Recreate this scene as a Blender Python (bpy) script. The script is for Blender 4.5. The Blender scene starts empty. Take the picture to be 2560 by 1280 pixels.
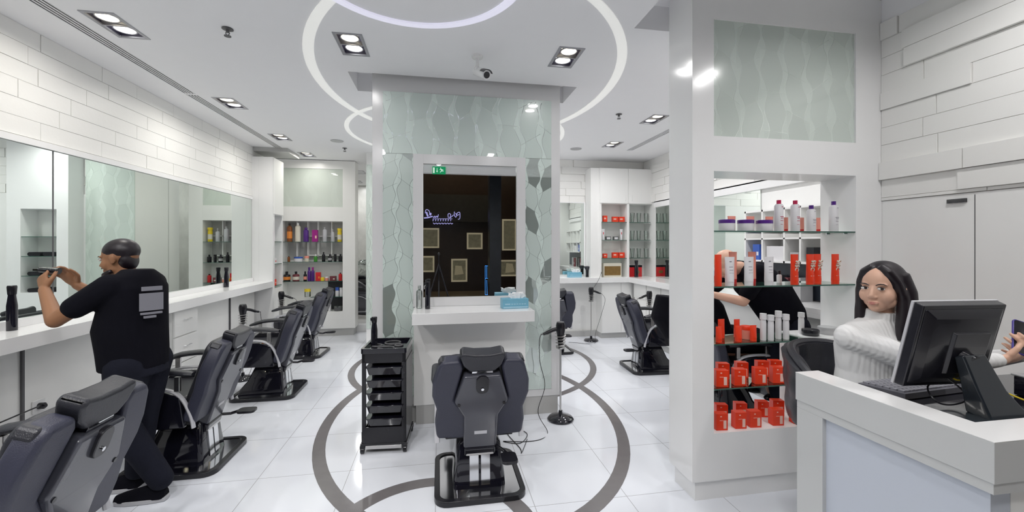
import bpy, bmesh, math, random
from mathutils import Vector, Matrix
random.seed(7)
SC = bpy.context.scene
C = SC.collection
PI = math.pi
R = math.radians

# ---------------------------------------------------------------- camera, world, exposure
F = 1045.0; HZ = 613.0; YAW = math.atan(183.0 / F); CA, SA = math.cos(YAW), math.sin(YAW); EYE = 1.6
cam = bpy.data.cameras.new('camera'); camo = bpy.data.objects.new('camera', cam); C.objects.link(camo)
cam.sensor_width = 36.0; cam.lens = 36.0 * F / 2560.0; cam.shift_y = -(640 - HZ) / 2560.0
cam.clip_start = 0.05; cam.clip_end = 100
camo.location = (0, 0, EYE); camo.rotation_euler = (R(90), 0, -YAW)
SC.camera = camo
w = bpy.data.worlds.new('world'); SC.world = w; w.use_nodes = True
w.node_tree.nodes['Background'].inputs[0].default_value = (0.5, 0.6, 0.8, 1)
w.node_tree.nodes['Background'].inputs[1].default_value = 0.03
SC.view_settings.view_transform = 'Standard'
try: SC.view_settings.look = 'None'
except Exception: pass
SC.view_settings.exposure = 0.12; SC.view_settings.gamma = 1.0; SC.view_settings.use_curve_mapping = False
SC.cycles.max_bounces = 14; SC.cycles.glossy_bounces = 6; SC.cycles.diffuse_bounces = 6; SC.cycles.transparent_max_bounces = 24
LAMP_W = 5.2
CEIL = 3.1

def PY(x, y, Y):
    u = (x - 1280) / F; D = Y / (CA - u * SA)
    return Vector((D * (u * CA + SA), Y, EYE - (y - HZ) * D / F))
def PX(x, y, X):
    u = (x - 1280) / F; D = X / (u * CA + SA)
    return Vector((X, D * (CA - u * SA), EYE - (y - HZ) * D / F))
def PZ(x, y, z):
    D = (EYE - z) * F / (y - HZ); u = (x - 1280) / F
    return Vector((D * (u * CA + SA), D * (CA - u * SA), z))

def lamp(name, loc, power, size, rot=(0, 0, 0), color=(1, 1, 1), sy=None, spread=None):
    l = bpy.data.lights.new(name, 'AREA'); l.energy = power; l.color = color; l.size = size
    l.shape = 'DISK'
    if sy: l.shape = 'RECTANGLE'; l.size_y = sy
    if spread: l.spread = R(spread)
    o = bpy.data.objects.new(name, l); C.objects.link(o); o.location = loc; o.rotation_euler = rot
    return o

# ---------------------------------------------------------------- materials
def nd(nt, t, **k):
    n = nt.nodes.new(t)
    for a, b in k.items(): setattr(n, a, b)
    return n
def mat(name, col, rough=0.5, metal=0.0, coat=0.0, emit=None, es=0.0, var=0.04, scale=8.0, bump=0.0, bscale=60.0, spec=0.5, sheen=0.0):
    m = bpy.data.materials.new(name); m.use_nodes = True; nt = m.node_tree
    b = nt.nodes['Principled BSDF']
    b.inputs['Roughness'].default_value = rough; b.inputs['Metallic'].default_value = metal
    b.inputs['Coat Weight'].default_value = coat; b.inputs['Coat Roughness'].default_value = 0.03
    b.inputs['Specular IOR Level'].default_value = spec
    if sheen: b.inputs['Sheen Weight'].default_value = sheen
    tc = nd(nt, 'ShaderNodeTexCoord'); no = nd(nt, 'ShaderNodeTexNoise'); no.inputs['Scale'].default_value = scale
    no.inputs['Detail'].default_value = 3
    nt.links.new(tc.outputs['Object'], no.inputs['Vector'])
    mx = nd(nt, 'ShaderNodeMix', data_type='RGBA')
    mx.inputs[6].default_value = tuple(max(0, c * (1 - var)) for c in col) + (1,)
    mx.inputs[7].default_value = tuple(min(1, c * (1 + var)) for c in col) + (1,)
    nt.links.new(no.outputs['Fac'], mx.inputs[0]); nt.links.new(mx.outputs[2], b.inputs['Base Color'])
    if bump:
        n2 = nd(nt, 'ShaderNodeTexNoise'); n2.inputs['Scale'].default_value = bscale
        nt.links.new(tc.outputs['Object'], n2.inputs['Vector'])
        bp = nd(nt, 'ShaderNodeBump'); bp.inputs['Strength'].default_value = bump; bp.inputs['Distance'].default_value = 0.004
        nt.links.new(n2.outputs['Fac'], bp.inputs['Height']); nt.links.new(bp.outputs[0], b.inputs['Normal'])
    if emit:
        b.inputs['Emission Color'].default_value = tuple(emit) + (1,); b.inputs['Emission Strength'].default_value = es
    return m

M_WHITE = mat('white_laminate', (.88, .88, .88), .16, var=.01)
M_WHITE2 = mat('white_cabinet', (.88, .88, .865), .3, var=.01)
M_CEIL = mat('ceiling_paint', (.90, .90, .915), .85, var=.01)
M_BRICK = mat('white_brick', (.87, .865, .84), .4, var=.02, scale=2, bump=.15, bscale=40)
M_GREYW = mat('grey_kick', (.48, .48, .47), .35, var=.03)
M_PANELG = mat('under_counter_panel', (.88, .88, .86), .35, var=.02)
M_MIRROR = mat('mirror_glass', (.80, .86, .82), .0, metal=1.0, var=.0)
M_MIRROR2 = mat('bright_mirror_glass', (.88, .89, .88), .0, metal=1.0, var=.0)
M_CHROME = mat('chrome', (.75, .76, .78), .12, metal=1.0, var=.02)
M_STEEL = mat('brushed_steel', (.62, .61, .60), .28, metal=1.0, var=.05)
M_BLACK = mat('black_plastic', (.012, .012, .016), .22, var=.2)
M_BLACKG = mat('black_gloss_plastic', (.008, .008, .014), .06, coat=.6, var=.2)
M_LEATHER = mat('black_leather', (.022, .023, .030), .34, bump=.3, bscale=260, var=.1)
M_LEATHER2 = mat('charcoal_vinyl', (.034, .036, .058), .42, bump=.3, bscale=260, var=.1)
M_SHELL = mat('grey_chair_shell', (.055, .057, .072), .22, coat=.3, var=.15)
M_DARKG = mat('dark_grey', (.10, .10, .105), .4)
M_GREYP = mat('grey_plastic', (.42, .42, .43), .3)
M_RING = mat('floor_ring_stone', (.175, .165, .168), .2, var=.1, scale=14)
M_RIB = mat('ceiling_ring_cove', (.84, .84, .82), .7, emit=(1, 1, .96), es=.30, var=.0)
M_RIBV = mat('ceiling_ring_cove_violet', (.82, .82, .86), .7, emit=(.80, .78, 1.0), es=.42, var=.0)
M_EMIT = mat('lamp_glow', (1, 1, 1), .5, emit=(1, .99, .97), es=3.0)
M_EMITW = mat('lamp_glow_warm', (1, 1, 1), .5, emit=(1, .90, .66), es=2.4)
M_HOUSE = mat('lamp_housing', (.05, .045, .075), .5)
M_KIOSK = mat('column_laminate', (.68, .68, .685), .2, var=.01)
M_DESK_SHADED = mat('desk_laminate_shaded', (.57, .58, .58), .2, var=.01)  # white laminate darkened so the upright desk faces look shaded
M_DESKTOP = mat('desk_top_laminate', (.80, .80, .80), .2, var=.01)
M_TRIMG = mat('lamp_trim', (.36, .36, .39), .35, metal=.5)
M_RED = mat('red_orange_packaging', (.80, .045, .010), .35, var=.05)
M_RED2 = mat('deep_red_packaging', (.62, .02, .025), .35, var=.05)
M_REDL = mat('pale_red_packaging', (.82, .30, .23), .4)
M_STICK = mat('pale_pink_sticker', (.86, .55, .47), .5)
M_CRIM = mat('crimson_cap', (.50, .015, .08), .35)
M_PURP = mat('purple_cap', (.085, .02, .22), .3)
M_PKW = mat('white_packaging', (.74, .73, .75), .35, var=.01)
M_PKG = mat('grey_print', (.30, .29, .33), .5)
M_CREAM = mat('cream_packaging', (.72, .68, .58), .4)
M_BROWN = mat('brown_bottle', (.24, .075, .02), .25)
M_MAG = mat('magenta_bottle', (.36, .02, .24), .3)
M_YEL = mat('yellow_packaging', (.82, .62, .03), .35)
M_GRN = mat('green_bottle', (.06, .30, .04), .25)
M_BLU = mat('blue_packaging', (.03, .10, .45), .35)
M_ORG = mat('orange_label', (.80, .26, .04), .4)
M_TISSUE = mat('tissue_box_blue', (.17, .42, .56), .45, var=.06, scale=30)
M_TISSUE2 = mat('tissue_box_pale', (.36, .58, .70), .5)
M_PAPER = mat('tissue_paper', (.84, .85, .86), .9)
M_SKIN = mat('skin', (.70, .43, .315), .45, var=.05, spec=.35)
M_SKIN2 = mat('skin_tan', (.30, .145, .075), .5, var=.08, spec=.35)
M_SKINR = mat('lips', (.52, .20, .165), .4)
M_HAIR = mat('dark_hair', (.009, .005, .009), .42, var=.3, scale=40)
M_EYEW = mat('eye_white', (.72, .70, .68), .15)
M_IRIS = mat('dark_iris', (.02, .01, .008), .1)
M_SHIRT = mat('black_cotton', (.0035, .0035, .007), .9, bump=.3, bscale=30, var=.2, spec=.15)
M_JEANS = mat('dark_trousers', (.009, .010, .018), .9, bump=.4, bscale=60, var=.2, spec=.2)
M_SOLE = mat('shoe_sole', (.45, .45, .47), .6)
M_PRINT = mat('shirt_print', (.20, .20, .23), .7)
M_PHONE = mat('purple_phone', (.07, .05, .30), .25)
M_KEY = mat('keyboard_grey', (.12, .12, .14), .45)
M_KEYC = mat('keycap', (.25, .25, .28), .45)
M_POS = mat('monitor_black', (.012, .012, .018), .25, coat=.2, var=.3)
M_POSB = mat('monitor_stand', (.018, .023, .030), .2, coat=.4)
M_SILV = mat('silver_edge', (.55, .55, .58), .3)
M_PALEPANEL = mat('pale_blue_frosted_panel', (.56, .60, .68), .35, var=.01)  # even pale blue colour for the desk front
M_GREEN = mat('exit_sign_green', (.0, .10, .05), .4, emit=(.0, .35, .12), es=.6)
M_SIGNW = mat('sign_white', (.8, .8, .8), .4, emit=(.7, 1, .8), es=.5)
M_NEON = mat('neon_violet', (.5, .5, .8), .4, emit=(.42, .40, .85), es=.75)
M_NEONB = mat('neon_blue', (.1, .3, .8), .4, emit=(.05, .30, .85), es=1.2)
M_WALN = mat('dark_walnut', (.030, .016, .010), .4, var=.3)
M_MALL = mat('mall_wall_dark', (.028, .026, .022), .5, var=.3)
M_MALLB = mat('mall_pillar_dark_blue', (.045, .055, .075), .3, var=.2)
M_MALLF = mat('mall_floor', (.22, .18, .13), .25, var=.05)
M_FRAMEP = mat('picture_frame_pale_glow', (.62, .56, .42), .5, emit=(.9, .8, .55), es=.16)  # faint glow stands in for lamplight on the frames
M_PRINTG = mat('picture_print_glow', (.12, .11, .08), .5, emit=(.6, .55, .35), es=.08, var=.9, scale=9)  # small emission makes the print look lit, it is no lamp
M_PRINTW = mat('picture_print_light_glow', (.42, .38, .28), .5, emit=(.8, .7, .45), es=.12)  # emission paints in light falling on the pale image
M_GREYD = mat('slot_dark', (.03, .03, .035), .6)
M_TOWEL = mat('black_towel', (.012, .012, .016), .95, bump=.5, bscale=150)
M_BAG = mat('black_bag_fabric', (.012, .010, .014), .7)
M_GOLD = mat('gift_box_brown', (.22, .13, .035), .4, var=.3, scale=20)
M_MAROON = mat('maroon_box', (.16, .03, .04), .4)
M_STONE = mat('patterned_stone_wall', (.58, .58, .55), .3, var=.25, scale=5)

def nodes_floor():
    m = mat('floor_tile', (.82, .845, .90), .10, var=.012, scale=1.2); nt = m.node_tree; b = nt.nodes['Principled BSDF']
    geo = nd(nt, 'ShaderNodeNewGeometry'); sx = nd(nt, 'ShaderNodeSeparateXYZ'); nt.links.new(geo.outputs['Position'], sx.inputs[0])
    outs = []
    for ax, off, sp in ((0, .02, .6), (1, -.01, .622)):
        a = nd(nt, 'ShaderNodeMath', operation='ADD'); a.inputs[1].default_value = off + sp * 20
        d = nd(nt, 'ShaderNodeMath', operation='DIVIDE'); d.inputs[1].default_value = sp
        fr = nd(nt, 'ShaderNodeMath', operation='FRACT')
        s1 = nd(nt, 'ShaderNodeMath', operation='SUBTRACT'); s1.inputs[1].default_value = .5
        ab = nd(nt, 'ShaderNodeMath', operation='ABSOLUTE')
        g = nd(nt, 'ShaderNodeMath', operation='GREATER_THAN'); g.inputs[1].default_value = .5 - .0022 / sp * .9
        nt.links.new(sx.outputs[ax], a.inputs[0]); nt.links.new(a.outputs[0], d.inputs[0]); nt.links.new(d.outputs[0], fr.inputs[0])
        nt.links.new(fr.outputs[0], s1.inputs[0]); nt.links.new(s1.outputs[0], ab.inputs[0]); nt.links.new(ab.outputs[0], g.inputs[0]); outs.append(g)
    mx = nd(nt, 'ShaderNodeMath', operation='MAXIMUM'); nt.links.new(outs[0].outputs[0], mx.inputs[0]); nt.links.new(outs[1].outputs[0], mx.inputs[1])
    src = b.inputs['Base Color'].links[0].from_socket
    cm = nd(nt, 'ShaderNodeMix', data_type='RGBA'); cm.inputs[7].default_value = (.42, .42, .44, 1)
    nt.links.new(src, cm.inputs[6]); nt.links.new(mx.outputs[0], cm.inputs[0]); nt.links.new(cm.outputs[2], b.inputs['Base Color'])
    return m
M_FLOOR = nodes_floor()

class X:
    """tiny expression helper over math nodes"""
    def __init__(s, nt, sock): s.nt = nt; s.k = sock
    def op(s, o, *a):
        n = nd(s.nt, 'ShaderNodeMath', operation=o)
        for i, v in enumerate((s,) + a):
            if isinstance(v, X): s.nt.links.new(v.k, n.inputs[i])
            else: n.inputs[i].default_value = v
        return X(s.nt, n.outputs[0])
    def __add__(s, b): return s.op('ADD', b)
    def __sub__(s, b): return s.op('SUBTRACT', b)
    def __mul__(s, b): return s.op('MULTIPLY', b)
def frostmat(name, col, line, clear, cw=.165, rh=.30, rough=.25, mirror=(.80, .86, .82), hi=1.12, lo=.90, part=1.0):
    """frosted film on mirror glass: stacked barrel shapes in columns, thin clear mirror lines round them"""
    m = bpy.data.materials.new(name); m.use_nodes = True; nt = m.node_tree
    b = nt.nodes['Principled BSDF']; out = nt.nodes['Material Output']
    tc = nd(nt, 'ShaderNodeTexCoord'); sp = nd(nt, 'ShaderNodeSeparateXYZ'); nt.links.new(tc.outputs['Object'], sp.inputs[0])
    x = X(nt, sp.outputs[0]) + X(nt, sp.outputs[1]); z = X(nt, sp.outputs[2])
    u = x * (1 / cw) + 50.0 + (z * 7.3).op('SINE') * .10
    ui = u.op('FLOOR'); f = u - ui - .5
    rnd = (ui * 2.399).op('SINE')
    v = z * (1 / rh) + ui * .5 + rnd * .18 + f * (rnd * .45)
    vi = v.op('FLOOR'); g = v - vi
    hw = (g * (2 * PI)).op('COSINE') * -.10 + .37
    af = f.op('ABSOLUTE')
    ins = af.op('LESS_THAN', hw)
    near = (af - hw).op('ABSOLUTE').op('LESS_THAN', line) if line else None
    rowl = (g - .5).op('ABSOLUTE').op('GREATER_THAN', .5 - line * .5) if line else None
    h = ((ui * 12.9898 + vi * 78.233).op('SINE') * 43758.5).op('FRACT').op('ABSOLUTE')
    tone = ins * .5 + h * .5
    cm = nd(nt, 'ShaderNodeMix', data_type='RGBA')
    cm.inputs[6].default_value = tuple(c * hi for c in col) + (1,); cm.inputs[7].default_value = tuple(c * lo for c in col) + (1,)
    nt.links.new(tone.k, cm.inputs[0]); nt.links.new(cm.outputs[2], b.inputs['Base Color'])
    b.inputs['Roughness'].default_value = rough; b.inputs['Coat Weight'].default_value = 1.0; b.inputs['Coat Roughness'].default_value = .01
    gl = nd(nt, 'ShaderNodeBsdfGlossy'); gl.inputs['Color'].default_value = mirror + (1,); gl.inputs['Roughness'].default_value = 0.0
    c = h.op('LESS_THAN', clear) * ins if clear else None
    mask = None
    for q in (near, rowl, c):
        if q is not None: mask = q if mask is None else mask.op('MAXIMUM', q)
    if mask is None: return m
    mask = mask * part
    ms = nd(nt, 'ShaderNodeMixShader'); nt.links.new(mask.k, ms.inputs[0]); nt.links.new(b.outputs[0], ms.inputs[1]); nt.links.new(gl.outputs[0], ms.inputs[2])
    nt.links.new(ms.outputs[0], out.inputs[0]); return m
M_ETCH = frostmat('etched_mirror_glass', (.60, .69, .65), .012, .0, cw=.20, rh=.34, part=.75)
M_ETCHL = frostmat('etched_mirror_glass_clearer', (.60, .69, .65), .011, .30, cw=.145, rh=.22, mirror=(.62, .67, .64), part=.62)
M_FROST = frostmat('frosted_glass_panel', (.62, .68, .62), 0, 0, cw=.4, rh=.5, rough=.3, hi=1.04, lo=.97)
M_FROSTP = frostmat('frosted_glass_pattern', (.60, .67, .62), .004, 0, cw=.17, rh=.26, rough=.15, hi=1.10, lo=.93)

def glassmat(name, tint, fac=.12):
    m = bpy.data.materials.new(name); m.use_nodes = True; nt = m.node_tree; out = nt.nodes['Material Output']
    t = nd(nt, 'ShaderNodeBsdfTransparent'); t.inputs[0].default_value = tint + (1,)
    g = nd(nt, 'ShaderNodeBsdfGlossy'); g.inputs['Roughness'].default_value = 0.0; g.inputs['Color'].default_value = (.9, .95, .92, 1)
    fr = nd(nt, 'ShaderNodeFresnel'); fr.inputs[0].default_value = 1.5
    ad = nd(nt, 'ShaderNodeMath', operation='ADD'); ad.inputs[1].default_value = fac - .04; nt.links.new(fr.outputs[0], ad.inputs[0])
    ms = nd(nt, 'ShaderNodeMixShader'); nt.links.new(ad.outputs[0], ms.inputs[0]); nt.links.new(t.outputs[0], ms.inputs[1]); nt.links.new(g.outputs[0], ms.inputs[2])
    nt.links.new(ms.outputs[0], out.inputs[0]); return m
M_GLASS = glassmat('clear_glass', (.88, .94, .91))
M_GEDGE = mat('glass_edge_green', (.05, .12, .095), .15, var=.1)
M_GLASSW = glassmat('drinking_glass', (.90, .92, .91), .22)

def knit():
    m = mat('white_ribbed_knit', (.80, .80, .80), .8, var=.02); nt = m.node_tree; b = nt.nodes['Principled BSDF']
    tc = nd(nt, 'ShaderNodeTexCoord'); wv = nd(nt, 'ShaderNodeTexWave'); wv.inputs['Scale'].default_value = 22; wv.inputs['Distortion'].default_value = 1.5
    nt.links.new(tc.outputs['Object'], wv.inputs['Vector'])
    bp = nd(nt, 'ShaderNodeBump'); bp.inputs['Strength'].default_value = .35; bp.inputs['Distance'].default_value = .004
    nt.links.new(wv.outputs['Fac'], bp.inputs['Height']); nt.links.new(bp.outputs[0], b.inputs['Normal']); return m
M_KNIT = knit()

# ---------------------------------------------------------------- mesh helpers
class MB:
    def __init__(s): s.v = []; s.f = []; s.m = []
    def add(s, vs, fs, mi=0, M=None):
        n = len(s.v)
        s.v += [tuple(M @ Vector(p)) if M is not None else tuple(p) for p in vs]
        s.f += [tuple(i + n for i in f) for f in fs]; s.m += [mi] * len(fs); return s
    def box(s, x0, x1, y0, y1, z0, z1, mi=0, M=None):
        vs = [(x, y, z) for z in (z0, z1) for y in (y0, y1) for x in (x0, x1)]
        return s.add(vs, [(0, 2, 3, 1), (4, 5, 7, 6), (0, 1, 5, 4), (2, 6, 7, 3), (0, 4, 6, 2), (1, 3, 7, 5)], mi, M)
    def prism(s, pts, ax, a, b, mi=0, M=None):
        """2D polygon extruded along axis ax between a and b; pts are the other two axes in order"""
        def P(p, t):
            if ax == 0: return (t, p[0], p[1])
            if ax == 1: return (p[0], t, p[1])
            return (p[0], p[1], t)
        ar = sum(pts[i][0] * pts[(i + 1) % len(pts)][1] - pts[(i + 1) % len(pts)][0] * pts[i][1] for i in range(len(pts)))
        if ar < 0: pts = pts[::-1]
        n = len(pts); vs = [P(p, a) for p in pts] + [P(p, b) for p in pts]
        fs = [tuple(range(n - 1, -1, -1)), tuple(range(n, 2 * n))] + [(i, (i + 1) % n, n + (i + 1) % n, n + i) for i in range(n)]
        if (ax == 1) != (b < a): fs = [f[::-1] for f in fs]
        return s.add(vs, fs, mi, M)
    def rings(s, rings, mi=0, M=None, cap=True, closed=False):
        n = len(rings[0]); vs = [p for r in rings for p in r]; fs = []
        k = len(rings)
        for i in range(k if closed else k - 1):
            j = (i + 1) % k
            for q in range(n): fs.append((i * n + q, i * n + (q + 1) % n, j * n + (q + 1) % n, j * n + q))
        if cap and not closed:
            fs.append(tuple(range(n - 1, -1, -1))); fs.append(tuple((k - 1) * n + q for q in range(n)))
        return s.add(vs, fs, mi, M)
    def lathe(s, prof, c=(0, 0, 0), n=24, mi=0, M=None):
        rs = [[(c[0] + r * math.cos(2 * PI * q / n), c[1] + r * math.sin(2 * PI * q / n), c[2] + z) for q in range(n)] for r, z in prof]
        return s.rings(rs, mi, M)
    def tube(s, pts, r, n=8, mi=0, M=None, closed=False, flat=1.0):
        pts = [Vector(p) for p in pts]; k = len(pts)
        rr = r if isinstance(r, (list, tuple)) else [r] * k
        rs = []; up = None
        for i in range(k):
            if closed: t = pts[(i + 1) % k] - pts[i - 1]
            else: t = pts[min(i + 1, k - 1)] - pts[max(i - 1, 0)]
            if t.length < 1e-9: t = Vector((0, 0, 1))
            t.normalize()
            if up is None:
                up = Vector((0, 0, 1)) if abs(t.z) < .9 else Vector((1, 0, 0))
            a = t.cross(up)
            if a.length < 1e-4: a = t.orthogonal()
            a.normalize(); b2 = a.cross(t).normalized(); up = b2
            rs.append([pts[i] + a * math.cos(2 * PI * q / n) * rr[i] + b2 * math.sin(2 * PI * q / n) * rr[i] * flat for q in range(n)])
        return s.rings(rs, mi, M, closed=closed)
    def cyl(s, p0, p1, r0, r1=None, n=20, mi=0, M=None): return s.tube([p0, p1], [r0, r1 if r1 is not None else r0], n, mi, M)
    def ell(s, c, r, M=None, mi=0, n=20, k=12, rot=None):
        vs = [(0, 0, -1)] + [(math.sin(PI * i / k) * math.cos(2 * PI * q / n), math.sin(PI * i / k) * math.sin(2 * PI * q / n), -math.cos(PI * i / k)) for i in range(1, k) for q in range(n)] + [(0, 0, 1)]
        fs = []
        for q in range(n): fs.append((0, 1 + (q + 1) % n, 1 + q))
        for i in range(k - 2):
            for q in range(n): fs.append((1 + i * n + q, 1 + i * n + (q + 1) % n, 1 + (i + 1) * n + (q + 1) % n, 1 + (i + 1) * n + q))
        e = 1 + (k - 2) * n; t = len(vs) - 1
        for q in range(n): fs.append((e + q, e + (q + 1) % n, t))
        L = Matrix.Translation(c) @ (rot.to_4x4() if rot is not None else Matrix.Identity(4)) @ Matrix.Diagonal((r[0], r[1], r[2], 1))
        return s.add([tuple(L @ Vector(p)) for p in vs], fs, mi, M)
    def chain(s, pts, rad, mi=0, M=None):
        """joints as balls, bones as cones, meant for a voxel remesh"""
        for i, p in enumerate(pts):
            s.ell(p, (rad[i],) * 3, M, mi, 14, 9)
            if i: s.tube([pts[i - 1], p], [rad[i - 1], rad[i]], 14, mi, M)
        return s
    def text(s, string, size, M, mi=0, depth=.0006):
        cu = bpy.data.curves.new('t', 'FONT'); cu.body = string; cu.size = size; cu.align_x = 'CENTER'; cu.align_y = 'CENTER'; cu.extrude = depth
        cu.resolution_u = 3
        o = bpy.data.objects.new('t', cu); C.objects.link(o)
        me = bpy.data.meshes.new_from_object(o.evaluated_get(bpy.context.evaluated_depsgraph_get()))
        s.add([v.co.copy() for v in me.vertices], [tuple(p.vertices) for p in me.polygons], mi, M)
        bpy.data.objects.remove(o); bpy.data.curves.remove(cu); bpy.data.meshes.remove(me); return s

def rrect(x0, x1, y0, y1, r, n=5):
    r = min(r, (x1 - x0) / 2 - 1e-4, (y1 - y0) / 2 - 1e-4); o = []
    for cx, cy, a in ((x1 - r, y0 + r, -90), (x1 - r, y1 - r, 0), (x0 + r, y1 - r, 90), (x0 + r, y0 + r, 180)):
        for i in range(n + 1):
            t = R(a + 90 * i / n); o.append((cx + r * math.cos(t), cy + r * math.sin(t)))
    return o
def circ(r, n=48, cx=0, cy=0, ry=None): return [(cx + r * math.cos(2 * PI * i / n), cy + (ry or r) * math.sin(2 * PI * i / n)) for i in range(n)]
def rframe(m, outer, inner, ax, a, b, mi=0, M=None):
    """ring between two loops with the same count, extruded"""
    def P(p, t): return (t, p[0], p[1]) if ax == 0 else ((p[0], t, p[1]) if ax == 1 else (p[0], p[1], t))
    n = len(outer)
    L = [[P(p, a) for p in outer], [P(p, b) for p in outer], [P(p, b) for p in inner], [P(p, a) for p in inner]]
    vs = [p for l in L for p in l]; fs = []
    for i in range(4):
        j = (i + 1) % 4
        for q in range(n): fs.append((i * n + q, i * n + (q + 1) % n, j * n + (q + 1) % n, j * n + q))
    m.add(vs, fs, mi, M)

def smooth_path(pts, n=8):
    pts = [Vector(p) for p in pts]; o = []
    for i in range(len(pts) - 1):
        p0 = pts[max(i - 1, 0)]; p1 = pts[i]; p2 = pts[i + 1]; p3 = pts[min(i + 2, len(pts) - 1)]
        for k in range(n):
            t = k / n
            o.append(.5 * ((2 * p1) + (p2 - p0) * t + (2 * p0 - 5 * p1 + 4 * p2 - p3) * t * t + (3 * p1 - p0 - 3 * p2 + p3) * t ** 3))
    o.append(pts[-1]); return o

def obj(name, m, mats, parent=None, bevel=0.0, loc=None, seg=2, ang=38):
    me = bpy.data.meshes.new(name); me.from_pydata([tuple(p) for p in m.v], [], m.f)
    if not isinstance(mats, (list, tuple)): mats = [mats]
    for a in mats: me.materials.append(a)
    me.polygons.foreach_set('material_index', m.m)
    bm = bmesh.new(); bm.from_mesh(me); bmesh.ops.recalc_face_normals(bm, faces=bm.faces); bm.to_mesh(me); bm.free()
    me.polygons.foreach_set('use_smooth', [True] * len(me.polygons))
    me.set_sharp_from_angle(angle=R(ang)); me.update()
    o = bpy.data.objects.new(name, me); C.objects.link(o)
    if parent is not None: o.parent = parent
    if loc is not None: o.location = loc
    if bevel:
        b = o.modifiers.new('bevel', 'BEVEL'); b.width = bevel; b.segments = seg; b.limit_method = 'ANGLE'; b.angle_limit = R(35); b.harden_normals = True
    return o
def body(name, m, mats, parent, vox=.006, it=4):
    me = bpy.data.meshes.new(name); me.from_pydata([tuple(p) for p in m.v], [], m.f); me.materials.append(mats)
    bm = bmesh.new(); bm.from_mesh(me); bmesh.ops.recalc_face_normals(bm, faces=bm.faces); bm.to_mesh(me); bm.free()
    o = bpy.data.objects.new(name, me); C.objects.link(o); o.parent = parent
    r = o.modifiers.new('r', 'REMESH'); r.mode = 'VOXEL'; r.voxel_size = vox; r.use_smooth_shade = True
    if it:
        s = o.modifiers.new('s', 'SMOOTH'); s.factor = .6; s.iterations = it
    return o
def tag(o, label, cat, group=None):
    o['label'] = label; o['category'] = cat
    if group: o['group'] = group
    return o
def thing(name, label, cat, loc=(0, 0, 0), rz=0.0, group=None):
    o = bpy.data.objects.new(name, None); C.objects.link(o); o.location = loc; o.rotation_euler = (0, 0, rz); o.empty_display_size = .1
    return tag(o, label, cat, group)
def struct(name, m, mats, bevel=0.0, parent=None):
    o = obj(name, m, mats, parent, bevel)
    if parent is None: o['kind'] = 'structure'
    return o
def kids(o): return [c for c in bpy.data.objects if c.parent == o]
def copy_tree(o, parent=None):
    c = o.copy(); C.objects.link(c); c.parent = parent
    for ch in kids(o): copy_tree(ch, c)
    return c
def dup(o, label, loc, rz=None, sc=None):
    c = copy_tree(o); c['label'] = label; c.location = loc
    if rz is not None: c.rotation_euler = (0, 0, rz)
    if sc is not None: c.scale = (sc, sc, sc) if not isinstance(sc, tuple) else sc
    return c
ORD = ['first', 'second', 'third', 'fourth', 'fifth', 'sixth', 'seventh', 'eighth', 'ninth', 'tenth']
# ---------------------------------------------------------------- room shell
XL, XR, YB, YF = -2.8, 3.66, 7.05, -.45
def rect_holes(m, x0, x1, y0, y1, holes, z, mi=0):
    xs = sorted({x0, x1} | {v for h in holes for v in h[:2]}); ys = sorted({y0, y1} | {v for h in holes for v in h[2:4]})
    xs = [x for x in xs if x0 <= x <= x1]; ys = [y for y in ys if y0 <= y <= y1]
    for i in range(len(xs) - 1):
        for j in range(len(ys) - 1):
            cx, cy = (xs[i] + xs[i + 1]) / 2, (ys[j] + ys[j + 1]) / 2
            if any(h[0] < cx < h[1] and h[2] < cy < h[3] for h in holes): continue
            m.add([(xs[i], ys[j], z), (xs[i + 1], ys[j], z), (xs[i + 1], ys[j + 1], z), (xs[i], ys[j + 1], z)], [(0, 3, 2, 1)], mi)

m = MB(); m.add([(-3.6, -1.0, 0), (4.2, -1.0, 0), (4.2, 12, 0), (-3.6, 12, 0)], [(0, 1, 2, 3)]); struct('floor', m, M_FLOOR)

LIGHTS = [(-2.17, 3.28, 'w'), (-2.17, 4.87, 'c'), (-2.17, 6.28, 'c'), (-2.15, 7.4, 'c'), (-.64, 3.29, 'c'), (1.0, 3.22, 'c'), (2.53, 4.62, 'c'), (2.55, 5.88, 'c'),
          (-2.17, 1.55, 'c'), (-.9, .75, 'f'), (.85, .75, 'f'), (2.35, 1.35, 'c'), (-2.0, .1, 'f'), (2.2, .1, 'f'), (.0, -.05, 'f'), (2.55, 3.2, 'c'), (.3, 5.4, 'c'), (-.5, 6.4, 'c'), (1.2, 6.4, 'c')]
HW, HL = .088, .165
slots = [(-.775, 1.29, 3.80, 4.26), (1.33, 2.96, 2.05, 2.70)]
diff = [(-2.475, -2.375, -.2, 4.62), (-2.475, -2.375, 4.66, 7.12), (2.92, 3.02, 2.75, 6.2)]
holes = slots + diff + [(x - HW, x + HW, y - HL, y + HL) for x, y, k in LIGHTS]
m = MB(); rect_holes(m, -3.6, 4.2, YF, 12, holes, CEIL)
for h in slots:
    z1 = CEIL + .17
    for a in ([(h[0], h[2]), (h[1], h[2])], [(h[1], h[2]), (h[1], h[3])], [(h[1], h[3]), (h[0], h[3])], [(h[0], h[3]), (h[0], h[2])]):
        m.add([(a[0][0], a[0][1], CEIL), (a[1][0], a[1][1], CEIL), (a[1][0], a[1][1], z1), (a[0][0], a[0][1], z1)], [(0, 1, 2, 3)])
    m.add([(h[0], h[2], z1), (h[1], h[2], z1), (h[1], h[3], z1), (h[0], h[3], z1)], [(0, 1, 2, 3)])
m.box(-3.6, 4.2, YF - .12, YF, 2.98, 3.4)
struct('ceiling', m, M_CEIL)

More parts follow.
